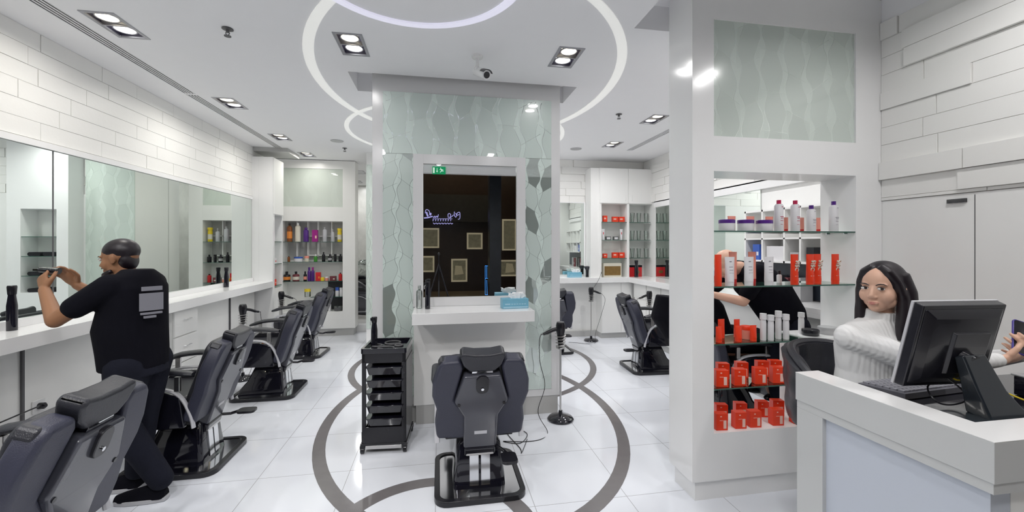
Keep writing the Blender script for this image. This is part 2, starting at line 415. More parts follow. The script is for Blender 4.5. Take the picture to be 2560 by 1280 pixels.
# ceiling and floor rings
def ellring(name, cx, cy, rx, ry, rx2, ry2, z0, z1, mt, cx2=None, cy2=None, n=96):
    m = MB(); rframe(m, circ(rx, n, cx, cy, ry), circ(rx2, n, cx if cx2 is None else cx2, cy if cy2 is None else cy2, ry2), 2, z0, z1)
    return struct(name, m, mt)
ellring('trim_1', .32, 4.035, 1.352, 1.872, 1.26, 1.763, .0004, .0016, M_RING)
ellring('trim_2', .49, 5.70, 1.62, 1.62, 1.54, 1.54, .0008, .0020, M_RING)
ellring('trim_3', -.05, 2.303, .62, .62, .518, .518, .0010, .0022, M_RING)
ellring('trim_4', .274, 4.045, 1.376, 1.889, 1.296, 1.836, CEIL - .006, CEIL + .01, M_RIB)
ellring('trim_5', .26, 5.78, 1.45, 1.45, 1.40, 1.40, CEIL - .009, CEIL + .01, M_RIB)
ellring('trim_6', -.14, 2.295, .635, .635, .585, .585, CEIL - .012, CEIL + .01, M_RIBV)

def bricks(name, P0, U, Nn, L, z0, z1, bh, bl, seed, back=.05, offs=0.0, dmax=.022):
    """brick wall: P0 start (x,y), U direction along, Nn outward normal"""
    rnd = random.Random(seed); m = MB(); U = Vector((U[0], U[1], 0)); Nn = Vector((Nn[0], Nn[1], 0)); P0 = Vector((P0[0], P0[1], 0))
    def bx(a, b, c, d, t0, t1):
        vs = [P0 + U * s + Nn * t + Vector((0, 0, z)) for z in (c, d) for t in (t0, t1) for s in (a, b)]
        m.add(vs, [(0, 2, 3, 1), (4, 5, 7, 6), (0, 1, 5, 4), (2, 6, 7, 3), (0, 4, 6, 2), (1, 3, 7, 5)])
    bx(0, L, z0, z1, -back, 0)
    z = z1; row = 0
    while z > z0 + .01:
        zb = max(z0, z - bh); s = -(bl * (.5 if row % 2 else .05) + rnd.random() * bl * .2) - offs
        while s < L:
            l = bl * (1 if rnd.random() < .6 else rnd.choice((.75, 1.3)))
            a, b = max(0, s), min(L, s + l)
            if b - a > .01:
                d = rnd.choice((.006, .006, .007, .008, .5 * dmax + .003, dmax))
                bx(a + .002, b - .002, zb + .0013, z - .0013, 0, d)
            s += l
        z = zb; row += 1
    return struct(name, m, M_BRICK, bevel=.0012)

# left wall: brick above, mirrors, counter
bricks('wall_left', (XL, YF), (0, 1), (1, 0), 7.1 - YF, 2.32, CEIL, .126, .55, 3, dmax=.009)
m = MB(); m.box(XL - .1, XL - .004, YF, 8.3, 0, 2.32); m.box(XL - .1, XL, 7.1, 8.3, 2.3, CEIL); struct('wall_left_lower', m, M_PANELG)
# back walls, passage, shampoo room
m = MB(); m.box(-1.03, 4.2, YB, YB + .12, 0, 2.34); m.box(-1.15, -1.03, YB, 8.12, 0, CEIL); struct('wall_back', m, M_WHITE2)
bricks('wall_back_upper', (-1.03, YB + .02), (1, 0), (0, -1), 4.8, 2.34, CEIL, .126, .6, 11)
bricks('wall_right', (XR, 2.7), (0, 1), (-1, 0), YB - 2.7, 2.34, CEIL, .126, .6, 5)
m = MB(); m.box(XR + .002, XR + .1, 2.6, YB, 0, 2.34); struct('wall_right_lower', m, M_WHITE2)
m = MB(); m.box(-3.6, XL, 8.2, 8.3, 0, CEIL); m.box(-3.6, -.6, 11.0, 11.1, 0, CEIL); m.box(-3.6, -3.5, 8.2, 11, 0, CEIL); m.box(-.7, -.6, 8.1, 11.1, 0, CEIL); m.box(-1.03, -.6, 8.1, 8.12, 0, CEIL)
struct('wall_far', m, M_STONE)
m = MB(); m.box(-3.5, -.7, 8.1, 11, .0, .15); m.box(-3.5, -.7, 8.08, 8.12, .12, .155); struct('trim_7', m, M_WHITE)
# reception wall on the right
XW = 2.96
m = MB(); m.box(XW, XW + .1, YF, 2.37, 0, 1.897); m.box(XW + .1, 3.76, 2.45, 2.62, 0, CEIL); struct('wall_reception', m, M_WHITE2)
bricks('wall_reception_upper', (XW, YF), (0, 1), (-1, 0), 2.36 - YF, 1.90, CEIL, .118, .62, 21, dmax=.03, offs=.1)
m = MB()
for y in (1.86, 1.25, .64, .03): m.box(XW - .0012, XW + .02, y - .0015, y + .0015, 0, 1.885)
struct('trim_8', m, M_GREYD)
m = MB(); m.box(XW - .012, XW, 1.895, 1.985, 1.845, 1.868)
tag(obj('door_latch', m, M_BLACKG), 'small black magnetic latch near the top of the flat white panel wall', 'latch')

# air diffusers
def diffuser(x0, x1, y0, y1, label):
    t = thing('linear_air_diffuser', label, 'air vent', ((x0 + x1) / 2, (y0 + y1) / 2, CEIL), 0, 'linear air diffusers in the ceiling')
    hw, hl = (x1 - x0) / 2, (y1 - y0) / 2
    m = MB(); m.box(-hw, hw, -hl, hl, .008, .03); obj('duct', m, M_GREYD, t)
    m = MB()
    for k in range(5):
        c = -hw + (2 * hw) * k / 4; m.box(max(-hw, c - .0055), min(hw, c + .0055), -hl, hl, -.002, .002)
    m.box(-hw, hw, -hl, -hl + .01, -.002, .03); m.box(-hw, hw, hl - .01, hl, -.002, .03)
    obj('frame', m, M_CEIL, t); return t
diffuser(*diff[0], 'long slotted air diffuser above the left mirrors, nearer length')
diffuser(*diff[1], 'slotted air diffuser above the left mirrors, farther length')
diffuser(*diff[2], 'slotted air diffuser above the counter on the far right')

# recessed double downlights
def downlight():
    t = thing('recessed_downlight', '', 'ceiling light', (0, 0, CEIL), 0, 'double recessed downlights')
    m = MB(); rframe(m, rrect(-HW - .014, HW + .014, -HL - .014, HL + .014, .002, 1), rrect(-HW + .008, HW - .008, -HL + .008, HL - .008, .002, 1), 2, -.004, .006)
    m.box(-HW, HW, -.006, .006, -.003, .03); obj('trim_frame', m, M_TRIMG, t)
    m = MB(); m.box(-HW, HW, -HL, HL, .085, .095)
    for a, b, c, d in ((-HW, -HW + .003, -HL, HL), (HW - .003, HW, -HL, HL), (-HW, HW, -HL, -HL + .003), (-HW, HW, HL - .003, HL)): m.box(a, b, c, d, 0, .09)
    obj('housing', m, M_HOUSE, t)
    for s in (-1, 1):
        m = MB(); m.tube([Vector((.064 * math.cos(a), s * .08 + .064 * math.sin(a), .014)) for a in [2 * PI * i / 24 for i in range(24)]], .005, 6, closed=True)
        r = obj('lamp_ring', m, M_TRIMG, t)
        m = MB(); m.lathe([(.001, .012), (.058, .012), (.058, .03), (.001, .03)], (0, s * .08, 0), 28)
        obj('lamp_face', m, M_EMIT, t)
    return t
DLAB = ['warm tinted double downlight beside the left air diffuser, nearest the camera', 'double downlight second along the left air diffuser', 'double downlight third along the left air diffuser', 'small far double downlight at the end of the left row',
        'double downlight inside the ceiling ring, left of the camera dome bracket', 'double downlight inside the ceiling ring, right of the security camera', 'double downlight above the right aisle cut by the display pillar', 'farther double downlight over the right aisle',
        'double downlight over the nearest left barber chair', 'unseen double downlight used as fill near the shopfront on the left', 'unseen double downlight used as fill near the shopfront on the right', 'double downlight above the reception desk', 'double downlight added as front fill over the shopfront threshold, left side', 'double downlight added as front fill over the shopfront threshold, right side', 'double downlight added as front fill over the shopfront threshold, middle', 'double downlight behind the display pillar', 'double downlight behind the central mirror column', 'double downlight near the back passage', 'double downlight near the back right counter']
base = downlight()
PK = {4: .24, 5: .28, 3: .36, 7: .9, 0: .75, 1: .75, 2: .62, 6: 1.2, 11: .75, 9: 1.1, 10: .6, 12: 1.3, 13: .5, 14: .95}; PK = [PK.get(i, 2.4 if L_[2] == 'f' else 1.0) for i, L_ in enumerate(LIGHTS)]
for i, (x, y, k) in enumerate(LIGHTS):
    o = base if i == 0 else copy_tree(base)
    o['label'] = DLAB[i]; o.location = (x, y, CEIL)
    for s in (-1, 1):
        warm = (k == 'w' and s == -1)
        lamp('downlight_lamp', (x, y + s * .08, CEIL - .004), LAMP_W * PK[i], .10, color=(1, .93, .80) if warm else ((1.0, .97, .91) if (x < -2 and y > 4) else (1.0, .985, .985)), spread=120 if k == 'f' else 165, rot=(R(25), 0, 0) if k == 'f' else (0, 0, 0))
        if warm:
            for c in kids(o):
                if c.name.startswith('lamp_face') and c.data.vertices[0].co.y < 0:
                    c.data = c.data.copy(); c.data.materials[0] = M_EMITW

for x_, y_ in ((-1.9, 10.35), (-1.6, 9.0)): lamp('passage_lamp', (x_, y_, CEIL - .02), 12, .14)
for x_, y_ in ((-1.9, 10.35), (-1.6, 9.0)):
    o = copy_tree(base); o.location = (x_, y_, CEIL - .004); o['label'] = 'double downlight in the back passage over the shampoo ' + ('basin' if y_ > 10 else 'chair')
# sprinklers, speakers, cameras
def sprinkler(x, y, label):
    t = thing('fire_sprinkler', label, 'sprinkler', (x, y, CEIL), 0, 'ceiling sprinklers')
    m = MB(); m.lathe([(.001, 0), (.034, -.001), (.036, -.006), (.012, -.010), (.010, -.028), (.001, -.028)][::-1], n=20); obj('escutcheon', m, M_DARKG, t)
    m = MB(); m.tube([(-.008, 0, -.02), (-.012, 0, -.035), (0, 0, -.052), (.012, 0, -.035), (.008, 0, -.02)], .003, 6); obj('yoke', m, M_DARKG, t)
    m = MB(); m.lathe([(.001, -.055), (.022, -.055), (.022, -.051), (.001, -.051)], n=16); obj('deflector', m, M_DARKG, t)
sprinkler(-1.44, 3.19, 'dark fire sprinkler on the ceiling between the left downlights and the ring')
sprinkler(-1.43, 6.8, 'tiny fire sprinkler near the far back left cabinet')
sprinkler(2.03, 4.5, 'dark fire sprinkler over the right aisle, outside the big ring')
def speaker(x, y, label):
    m = MB(); m.lathe([(.001, 0), (.085, 0), (.09, .008), (.001, .008)], (0, 0, -.008), 28)
    tag(obj('ceiling_speaker', m, M_GREYP, loc=(x, y, CEIL)), label, 'speaker', 'round ceiling speakers')
speaker(-1.44, 6.35, 'round grey ceiling speaker left of the central column'); speaker(2.1, 6.23, 'round grey ceiling speaker right of the central column')
t = thing('security_camera', 'white bullet security camera hanging in front of the central column', 'camera', (.30, 3.31, CEIL))
m = MB(); m.lathe([(.001, 0), (.045, 0), (.042, -.018), (.012, -.02), (.001, -.02)], n=24); obj('mount_base', m, M_WHITE, t)
m = MB(); m.cyl((0, 0, -.01), (0, 0, -.10), .014); m.ell((0, 0, -.105), (.024, .024, .026)); obj('bracket', m, M_WHITE, t)
d0, d1 = Vector((-.005, .05, -.10)), Vector((.06, -.12, -.195))
m = MB(); m.cyl(d0, d1, .034, .036, 28); obj('camera_body', m, M_WHITE, t)
dr = (d1 - d0).normalized()
m = MB(); m.cyl(d1 - dr * .01, d1 + dr * .004, .0365, .0365, 28); obj('front_ring', m, M_WHITE, t)
m = MB(); m.cyl(d1 - dr * .002, d1 + dr * .0055, .025, .025, 28); obj('lens', m, M_BLACKG, t)
m = MB()
side = dr.cross(Vector((0, 0, 1))).normalized(); upv = side.cross(dr).normalized()
rs = []
for k, (q, rr) in enumerate([(-.06, .037), (0.02, .041)]):
    c = d1 + dr * q
    rs.append([c + side * math.cos(a) * rr + upv * math.sin(a) * rr for a in [R(25 + 130 * i / 10) for i in range(11)]] + [c + side * math.cos(a) * (rr + .003) + upv * math.sin(a) * (rr + .003) for a in [R(155 - 130 * i / 10) for i in range(11)]])
m.rings(rs); obj('sun_visor', m, M_DARKG, t)
m = MB(); m.lathe([(.001, 0), (.05, 0), (.05, -.02), (.035, -.03), (.001, -.03)], n=20); m.ell((.01, -.02, -.035), (.03, .03, .03), mi=0); m.ell((.015, -.04, -.042), (.013, .013, .013), mi=1)
tag(obj('dome_camera', m, [M_WHITE, M_BLACKG], loc=(-2.38, 7.5, CEIL)), 'small white dome camera at the far left corner of the ceiling', 'camera')

# ---------------------------------------------------------------- left counter, mirrors
def counter_thing(name, label): return thing(name, label, 'counter')
t = counter_thing('styling_counter', 'long white counter running under the left wall mirrors')
XCF = -2.5
m = MB(); m.prism([(XL, 1.0), (XCF - .06, 1.0), (XCF - .06, .957), (XCF, .957), (XCF, 1.05), (XL, 1.05)], 1, YF + .05, 6.93); obj('worktop', m, M_WHITE, t, .002)
m = MB(); m.box(XL, XL + .035, YF + .05, 6.9, 1.05, 1.105); obj('backsplash', m, M_WHITE, t, .002)
for y0, y1 in ((.2, 1.78), (1.80, 3.30), (3.31, 4.6), (5.05, 6.1), (6.13, 6.88)):
    m = MB(); m.box(XL + .02, XL + .06, y0, y1, .10, .957); obj('knee_panel', m, M_PANELG, t, .001)
for y in (1.79, 3.305, 6.115):
    m = MB(); m.box(XL + .03, XL + .075, y - .008, y + .008, .02, .957); obj('cable_channel', m, M_DARKG, t)
m = MB(); m.box(XL, XL + .09, .2, 6.9, 0, .10); obj('kick_plate', m, M_GREYW, t)
def drawer_unit(x0, x1, y0, y1, label, face='x'):
    t = thing('drawer_cabinet', label, 'cabinet', ((x0 + x1) / 2, (y0 + y1) / 2, 0)); hx, hy = (x1 - x0) / 2, (y1 - y0) / 2
    m = MB(); m.box(-hx, hx - .02, -hy, hy, .10, .955); obj('body', m, M_WHITE2, t, .002)
    for k in range(3):
        z = .955 - .27 * (k + 1) + .0
        m = MB(); m.box(hx - .018, hx, -hy + .004, hy - .004, z + .003, z + .262); d = obj('drawer', m, M_WHITE2, t, .002)
        m = MB(); m.tube([(hx, -.05, z + .16), (hx + .022, -.05, z + .16), (hx + .022, .05, z + .16), (hx, .05, z + .16)], .004, 6); obj('handle', m, M_CHROME, d)
drawer_unit(-2.74, -2.56, 4.62, 5.03, 'white three drawer unit under the left counter')
for k, (y0, y1) in enumerate(((YF + .05, 1.35), (1.353, 3.60), (3.603, 4.93), (4.933, 6.9))):
    m = MB(); m.box(0, .012, y0, y1 - .001, 1.105, 2.29)
    tag(obj('wall_mirror', m, [M_MIRROR], loc=(XL, 0, 0)), ['large wall mirror pane at the shopfront end of the left wall', 'large wall mirror pane beside the standing barber', 'wall mirror pane behind the barber, middle of the left wall', 'farthest wall mirror pane on the left wall, reflecting the bottle shelves'][k], 'mirror', 'mirror panes on the left wall')
m = MB(); m.box(XL, XL + .03, YF + .05, 6.9, 2.292, 2.335); struct('trim_9', m, M_WHITE)
m = MB()
for y in (3.6015,): m.box(XL + .012, XL + .0135, y - .005, y + .005, 1.105, 2.29)
struct('trim_10', m, M_DARKG)
# sockets
def socket(loc, rz, label, plug=True):
    t = thing('wall_socket', label, 'socket', loc, rz)
    m = MB(); m.box(-.045, .045, 0, .008, -.045, .045); obj('plate', m, M_WHITE, t, .003)
    if plug:
        m = MB(); m.lathe([(.001, 0), (.022, 0), (.022, .03), (.012, .04), (.001, .04)], n=16, M=Matrix.Translation((0, .008, 0)) @ Matrix.Rotation(-PI / 2, 4, 'X')); obj('plug', m, M_BLACK, t)
p = PX(449, 875, XL + .062); socket((XL + .062, p.y, p.z), -PI / 2, 'white wall socket with black plug under the left counter, beyond the barber')
p = PX(95, 1015, XL + .062); socket((XL + .062, p.y, p.z), -PI / 2, 'white wall socket with black plug behind the nearest left chair')

# ---------------------------------------------------------------- glass shelf helper and cabinets with niches
def shelf(x0, x1, y0, y1, z, label, group, parent=None, th=.008):
    m = MB(); m.box(x0, x1, y0, y1, z - th, z)
    m.m = [0, 0, 1, 1, 1, 1]
    o = obj('glass_shelf', m, [M_GLASS, M_GEDGE], parent)
    if parent is None: tag(o, label, 'shelf', group)
    return o

# left tall column at end of left counter + side shelf facing +x
t = thing('tall_corner_cabinet', 'tall white corner cabinet at the far end of the left counter', 'cabinet')
m = MB()
m.box(XL + .001, -2.70, 6.93, 7.34, 0, 2.95); m.box(-2.70, -2.50, 6.93, 7.0, 0, 2.95); m.box(-2.70, -2.50, 7.31, 7.34, 0, 2.95)
m.box(-2.70, -2.50, 7.0, 7.31, 0, .93); m.box(-2.70, -2.50, 7.0, 7.31, 2.07, 2.95)
obj('body', m, M_WHITE, t, .002)
m = MB(); m.box(-2.499, -2.484, 6.94, 7.33, 2.08, 2.94); obj('door', m, M_WHITE2, t, .002)
for z in (1.66, 1.31, .97): shelf(-2.695, -2.505, 7.001, 7.309, z, '', '', t)
m = MB(); m.box(XL, -2.3, 6.95, 7.50, 3.04, 3.098); struct('trim_11', m, M_GREYW)

# back left display cabinet
BX0, BX1, BY = -2.79, -1.465, 7.8
t = thing('display_cabinet', 'white floor to ceiling display cabinet with bottles, back left of the salon', 'cabinet')
m = MB(); N0, N1, NZ0, NZ1, ND = -2.662, -1.675, .43, 2.02, .27
m.box(-2.79, N0, BY, BY + .28, .13, CEIL - .01); m.box(N1, BX1, BY, BY + .28, .13, CEIL - .01)
m.box(N0, N1, BY, BY + .28, .13, NZ0); m.box(N0, N1, BY, BY + .28, NZ1, 2.27); m.box(N0, N1, BY, BY + .28, 2.94, CEIL - .01); m.box(N0, N1, BY + .03, BY + .28, 2.27, 2.94)
m.box(N0, N1, BY + ND, BY + .28, NZ0, NZ1); obj('body', m, M_WHITE2, t, .001)
m = MB(); m.box(-2.78, BX1 - .03, BY + .03, BY + .28, 0, .13); obj('plinth', m, M_GREYW, t)
m = MB(); m.box(N0, N1, BY + .012, BY + .03, 2.27, 2.94); obj('frosted_panel', m, M_FROST, t)
m = MB()
for x in (-2.48, -2.30, -2.13, -1.9): m.box(x - .008, x + .008, BY + ND - .10, BY + ND, 1.40, NZ1)
for z in (1.76, 1.42): m.box(-2.30, -1.75, BY + ND - .10, BY + ND, z - .008, z + .008)
obj('cubby_divider', m, M_WHITE2, t)
m = MB(); m.box(N0 + .01, N1 - .01, BY + ND - .006, BY + ND - .001, 1.34, NZ1 - .01); obj('cubby_back', m, M_GREYW, t)
m = MB(); m.box(-1.98, N1, BY + ND - .02, BY + ND, .44, .96); obj('cubby_back', m, M_GREYD, t)
LZ = (1.66, 1.31, .97, .69)
for z, nm in zip(LZ, ('top', 'second', 'third', 'lowest')):
    shelf(N0 + (.0 if z > .9 else .45), N1, BY + .01, BY + ND - .02 - (.09 if z > 1.5 else 0), z, nm + ' glass shelf in the back left display cabinet', 'glass shelves of the back left cabinet')

# ---------------------------------------------------------------- product builders (origin at base)
def bottle(r, h, bm, cm, neck=.35, caph=.1, label_mat=None, mi_name='bottle'):
    """returns function building bottle parts under parent"""
    def f(t):
        m = MB(); b = h * (1 - caph); m.lathe([(.001, 0), (r * .92, 0), (r, .004), (r, b * .80), (r * .92, b * .90), (r * neck, b * .97), (r * neck, b), (.001, b)], n=18)
        obj('bottle_body', m, bm, t)
        m = MB(); m.lathe([(.001, b), (r * neck * 1.25, b), (r * neck * 1.2, h), (.001, h)], n=16); obj('cap', m, cm, t)
        if label_mat:
            m = MB(); m.lathe([(r * 1.012, b * .2), (r * 1.012, b * .62)], n=18); m.f = m.f[:-2]; m.m = m.m[:-2]; obj('paper_label', m, label_mat, t)
    return f
def place(name, label, cat, loc, fn, group=None, rz=0):
    t = thing(name, label, cat, loc, rz, group); fn(t); return t
def tubefn(w_, h, bm, cm, caph=.16, lett=None, lm=None, r=None, marks=None):
    def f(t):
        r0 = r or w_ * .36; rs = []
        for k in range(9):
            u = k / 8; z = h * caph + (h - h * caph) * u; a = r0 + (w_ / 2 - r0) * u; b = r0 * (1 - u) ** .8 + .0018
            rs.append([(a * math.cos(2 * PI * q / 20), b * math.sin(2 * PI * q / 20), z) for q in range(20)])
        m = MB(); m.rings(rs)
        if lett: m.text(lett, h * .21, Matrix.Translation((w_ * .10, -r0 * .78, h * .60)) @ Matrix.Rotation(R(11), 4, 'X') @ Matrix.Rotation(PI / 2, 4, 'X') @ Matrix.Rotation(PI / 2, 4, 'Z') @ Matrix.Diagonal((1, 1, 1, 1)), 1, .004)
        if marks:
            for (x, z, a, b) in marks: m.box(x - a, x + a, -r0 * (1 - (z / h - caph) * .9) - .0012, -.002, z - b, z + b, 1)
        obj('tube_body', m, [bm, lm or bm], t)
        m = MB(); m.lathe([(.001, 0), (r0 * .98, 0), (r0, h * caph), (.001, h * caph)], n=20); obj('cap', m, cm, t)
    return f
def boxfn(w_, d, h, bm, lm=None, lid=None, marks=((.2, .4, .28, .12),)):
    def f(t):
        m = MB(); m.box(-w_ / 2, w_ / 2, -d / 2, d / 2, 0, h * (.82 if lid else 1)); obj('carton', m, bm, t, .0015)
        if lid: m = MB(); m.box(-w_ / 2 * 1.02, w_ / 2 * 1.02, -d / 2 * 1.02, d / 2 * 1.02, h * .82, h); obj('lid', m, lid, t, .0015)
        if lm:
            m = MB()
            for (x, z, a, b) in marks: m.box(w_ * (x - a / 2), w_ * (x + a / 2), -d / 2 - .0008, -d / 2, h * (z - b), h * (z + b))
            obj('sticker', m, M_STICK if lm is M_REDL else lm, t)
    return f
def jarfn(r, h, bm, lm, lh=.3):
    def f(t):
        m = MB(); m.lathe([(.001, 0), (r * .95, 0), (r, .004), (r, h * (1 - lh)), (.001, h * (1 - lh))], n=24); obj('jar_body', m, bm, t)
        m = MB(); m.lathe([(.001, h * (1 - lh)), (r * 1.03, h * (1 - lh)), (r * 1.03, h - .003), (r * .98, h), (.001, h)], n=24); obj('lid', m, lm, t)
    return f

# back left cabinet bottles
def at_shelf(px, Y, z): return (PY(px, 600, Y).x, Y, z)
YS = BY + .09
for px_, fn, lab in [(724, bottle(.042, .32, M_BROWN, M_BLACK, label_mat=M_ORG), 'tall brown bottle with black cap, leftmost on the top shelf of the back left cabinet'),
                     (745, bottle(.046, .33, M_CREAM, M_WHITE), 'tall white shampoo bottle beside the brown one, back left cabinet'),
                     (765, bottle(.044, .25, M_PURP, M_PURP, .5), 'purple bottle on the top shelf of the back left cabinet'),
                     (788, boxfn(.09, .06, .21, M_MAG, M_REDL), 'magenta carton with pink print, top shelf of the back left cabinet'),
                     (812, bottle(.036, .26, M_SILV, M_GREYP), 'silver aerosol can beside the magenta carton, back left cabinet'),
                     (832, bottle(.032, .23, M_SILV, M_GREYP, .3, .2), 'narrow silver pump bottle on the top shelf of the back left cabinet'),
                     (849, bottle(.036, .24, M_YEL, M_YEL, .9, .15, M_CREAM), 'yellow bottle at the right end of the back left cabinet top shelf')]:
    place('product_box' if 'carton' in lab else 'hair_product_bottle', lab, 'bottle' if 'carton' not in lab else 'box', at_shelf(px_, YS, LZ[0]), fn, 'products on the top shelf of the back left cabinet')
for px_, fn, lab in [(722, bottle(.022, .10, M_BROWN, M_BLACK), 'little brown dropper bottle on the second shelf, back left cabinet'),
                     (746, jarfn(.07, .085, M_PKW, M_BLU, .3), 'white tub with blue lid on the second shelf of the back left cabinet'),
                     (767, jarfn(.036, .10, M_CREAM, M_REDL, .4), 'cream jar with pink lid beside the blue lidded tub'),
                     (789, bottle(.030, .13, M_GRN, M_WHITE, .3, .25), 'green liquid bottle with white top, second shelf of the back left cabinet'),
                     (809, bottle(.028, .17, M_BLACK, M_BLACK, .35, .2), 'tallest black bottle right of the green one'),
                     (825, bottle(.034, .13, M_BLACK, M_BLACK, .35, .2, M_GREYP), 'squat black bottle with grey label, second shelf of the back left cabinet'),
                     (838, bottle(.022, .13, M_BLACK, M_BLACK, .9, .2), 'straight narrow black tube bottle between two squat black bottles'),
                     (851, bottle(.032, .13, M_BLACK, M_BLACK, .35, .2), 'black bottle at the right end of the second shelf, back left cabinet')]:
    place('hair_product_jar' if ('tub' in lab or ' jar' in lab) else 'hair_product_bottle', lab, 'bottle', at_shelf(px_, YS, LZ[1]), fn, 'products on the second shelf of the back left cabinet')
for px_, fn, lab in [(717, bottle(.058, .17, M_BLACK, M_BLACK, .3, .25, M_ORG), 'black bottle with orange label, left end of the third shelf of the back left cabinet'),
                     (740, bottle(.055, .17, M_MAROON, M_BLACK, .3, .25, M_CREAM), 'maroon bottle with pale label on the third shelf, back left cabinet'),
                     (763, bottle(.028, .17, M_BLACK, M_BLACK, .4, .25, M_REDL), 'slim black bottle left of the purple sprays'),
                     (773, bottle(.028, .24, M_PURP, M_PURP, .5, .2), 'left purple spray bottle on the third shelf, back left cabinet'),
                     (782, bottle(.028, .24, M_PURP, M_MAG, .5, .2), 'right purple spray bottle on the third shelf, back left cabinet'),
                     (796, boxfn(.08, .06, .15, M_RED2, M_ORG), 'red and orange carton on the third shelf of the back left cabinet'),
                     (806, jarfn(.034, .06, M_YEL, M_YEL), 'small yellow pot on the third shelf, back left cabinet'),
                     (817, jarfn(.030, .07, M_REDL, M_PKW), 'small pink pot with white lid on the third shelf'),
                     (833, boxfn(.10, .08, .08, M_MAROON, M_CREAM), 'low maroon box on the third shelf of the back left cabinet'),
                     (851, bottle(.030, .14, M_RED2, M_BLACK), 'dark red bottle at the right end of the third shelf')]:
    place('hair_product_bottle' if 'bottle' in lab else ('hair_product_jar' if 'pot' in lab else 'product_box'), lab, 'bottle', at_shelf(px_, YS, LZ[2]), fn, 'products on the third shelf of the back left cabinet')
for px_, fn, lab in [(769, jarfn(.05, .14, M_GLASSW, M_YEL, .35), 'clear jar with yellow top on the lowest glass shelf, back left cabinet'),
                     (843, bottle(.032, .16, M_PKW, M_BLU, .8, .35), 'white aerosol with blue cap on the lowest shelf of the back left cabinet'),
                     (853, bottle(.028, .15, M_PKW, M_PKW, .8, .2), 'plain white aerosol at the right end of the lowest glass shelf')]:
    place('hair_product_jar' if ' jar' in lab else 'hair_product_bottle', lab, 'bottle', at_shelf(px_, YS, LZ[3]), fn)
place('hair_product_jar', 'clear glass bowl of dark brushes at the bottom of the back left cabinet', 'jar', at_shelf(846, YS, NZ0), jarfn(.07, .09, M_DARKG, M_GLASSW, .3))
place('hair_product_bottle', 'white pump bottle standing at the bottom of the back left cabinet', 'bottle', at_shelf(822, YS, NZ0), bottle(.04, .15, M_PKW, M_PKW))
# corner column shelf goods
for z, lab, fn in [(.97, 'orange red carton on the corner cabinet side shelf', boxfn(.11, .10, .09, M_RED, M_REDL)), (1.31, 'pale carton with red print on the corner cabinet side shelf', boxfn(.13, .10, .09, M_PKW, M_RED))]:
    place('product_box', lab, 'box', (-2.60, 7.16, z), fn, rz=PI / 2)
for i in range(3): place('cream_tube', ORD[i] + ' white cream tube from the front on the corner cabinet top shelf', 'tube', (-2.60, 7.06 + .085 * i, 1.66), tubefn(.07, .22, M_PKW, M_PKW), 'white tubes on the corner cabinet top shelf', PI / 2)
# ---------------------------------------------------------------- central mirror column
KX0, KX1, KY, KY1 = -.58, 1.14, 3.85, 4.20
t = thing('mirror_column', 'white central column with etched glass panels around a styling mirror', 'column')
m = MB(); m.box(KX0, KX1, KY + .004, KY1, .17, CEIL + .16)
obj('body', m, M_KIOSK, t, .002)
m = MB(); m.box(KX0 + .03, KX1 - .02, KY + .012, KY1 - .02, 0, .17); obj('plinth', m, M_GREYW, t)
GX0, GX1, GZ1 = -.489, 1.053, 2.968
def pane(name, x0, x1, z0, z1, mt, par, y=KY):
    m = MB(); m.box(x0, x1, y - .004, y + .004, z0, z1); return obj(name, m, mt, par)
pane('etched_panel', GX0, GX1, 2.42, GZ1, M_ETCH, t); pane('etched_panel', GX0, -.222, .24, 2.417, M_ETCHL, t); pane('etched_panel', .795, GX1, .24, 2.417, M_ETCHL, t)
m = MB(); m.box(-.22, .795, KY - .035, KY + .004, .17, 1.04); obj('front_panel', m, M_WHITE2, t, .002)
m = MB(); m.box(-.20, .78, KY - .03, KY + .004, 0, .17); obj('front_kick', m, M_GREYW, t)
t = thing('styling_mirror', 'framed styling mirror on the central column reflecting the dark mall', 'mirror')
m = MB(); m.box(-.226, -.137, KY - .035, KY + .004, 1.05, 2.415); m.box(.712, .796, KY - .035, KY + .004, 1.05, 2.415); m.box(-.137, .712, KY - .035, KY + .004, 2.330, 2.415); m.box(-.137, .712, KY - .035, KY + .004, 1.05, 1.13)
obj('frame', m, M_KIOSK, t, .0015)
m = MB(); m.box(-.137, .712, KY - .014, KY - .006, 1.13, 2.33); obj('mirror_pane', m, M_MIRROR2, t)
m = MB(); m.box(-.212, .795, 3.43, KY - .036, .957, 1.05); tag(obj('styling_shelf', m, M_DESKTOP, None, .003), 'thick white shelf under the styling mirror on the central column', 'shelf')

def tissue_box(label, loc, rz, s=1.0):
    t = thing('tissue_box', label, 'tissue box', loc, rz, 'blue tissue boxes')
    m = MB(); m.box(-.115, .115, -.055, .055, 0, .085); obj('carton', m, M_TISSUE, t, .002)
    m = MB(); m.box(-.108, .108, -.0565, -.055, .006, .018); m.box(-.095, -.05, -.0565, -.055, .034, .045)
    for k in range(6): m.box(-.04 + k * .023, -.024 + k * .023, -.0565, -.055, .035, .043)
    obj('printed_band', m, M_TISSUE2, t)
    rnd = random.Random(3); m = MB(); rs = []
    for k in range(5):
        z = .082 + .012 * k; a = .05 + .012 * k * (1 if k < 3 else .4)
        rs.append([((a + .010 * math.sin(q * 2.1 + k)) * math.cos(2 * PI * q / 16) + .02, (.018 + .010 * math.sin(q * 3)) * math.sin(2 * PI * q / 16), z + (.008 * math.sin(q * 1.7) if k > 2 else 0)) for q in range(16)])
    m.rings(rs); obj('tissue', m, M_PAPER, t)
    t.scale = (s, s, s); return t
tissue_box('pale blue tissue box on the central styling shelf, right end', (.655, 3.62, 1.05), R(3))
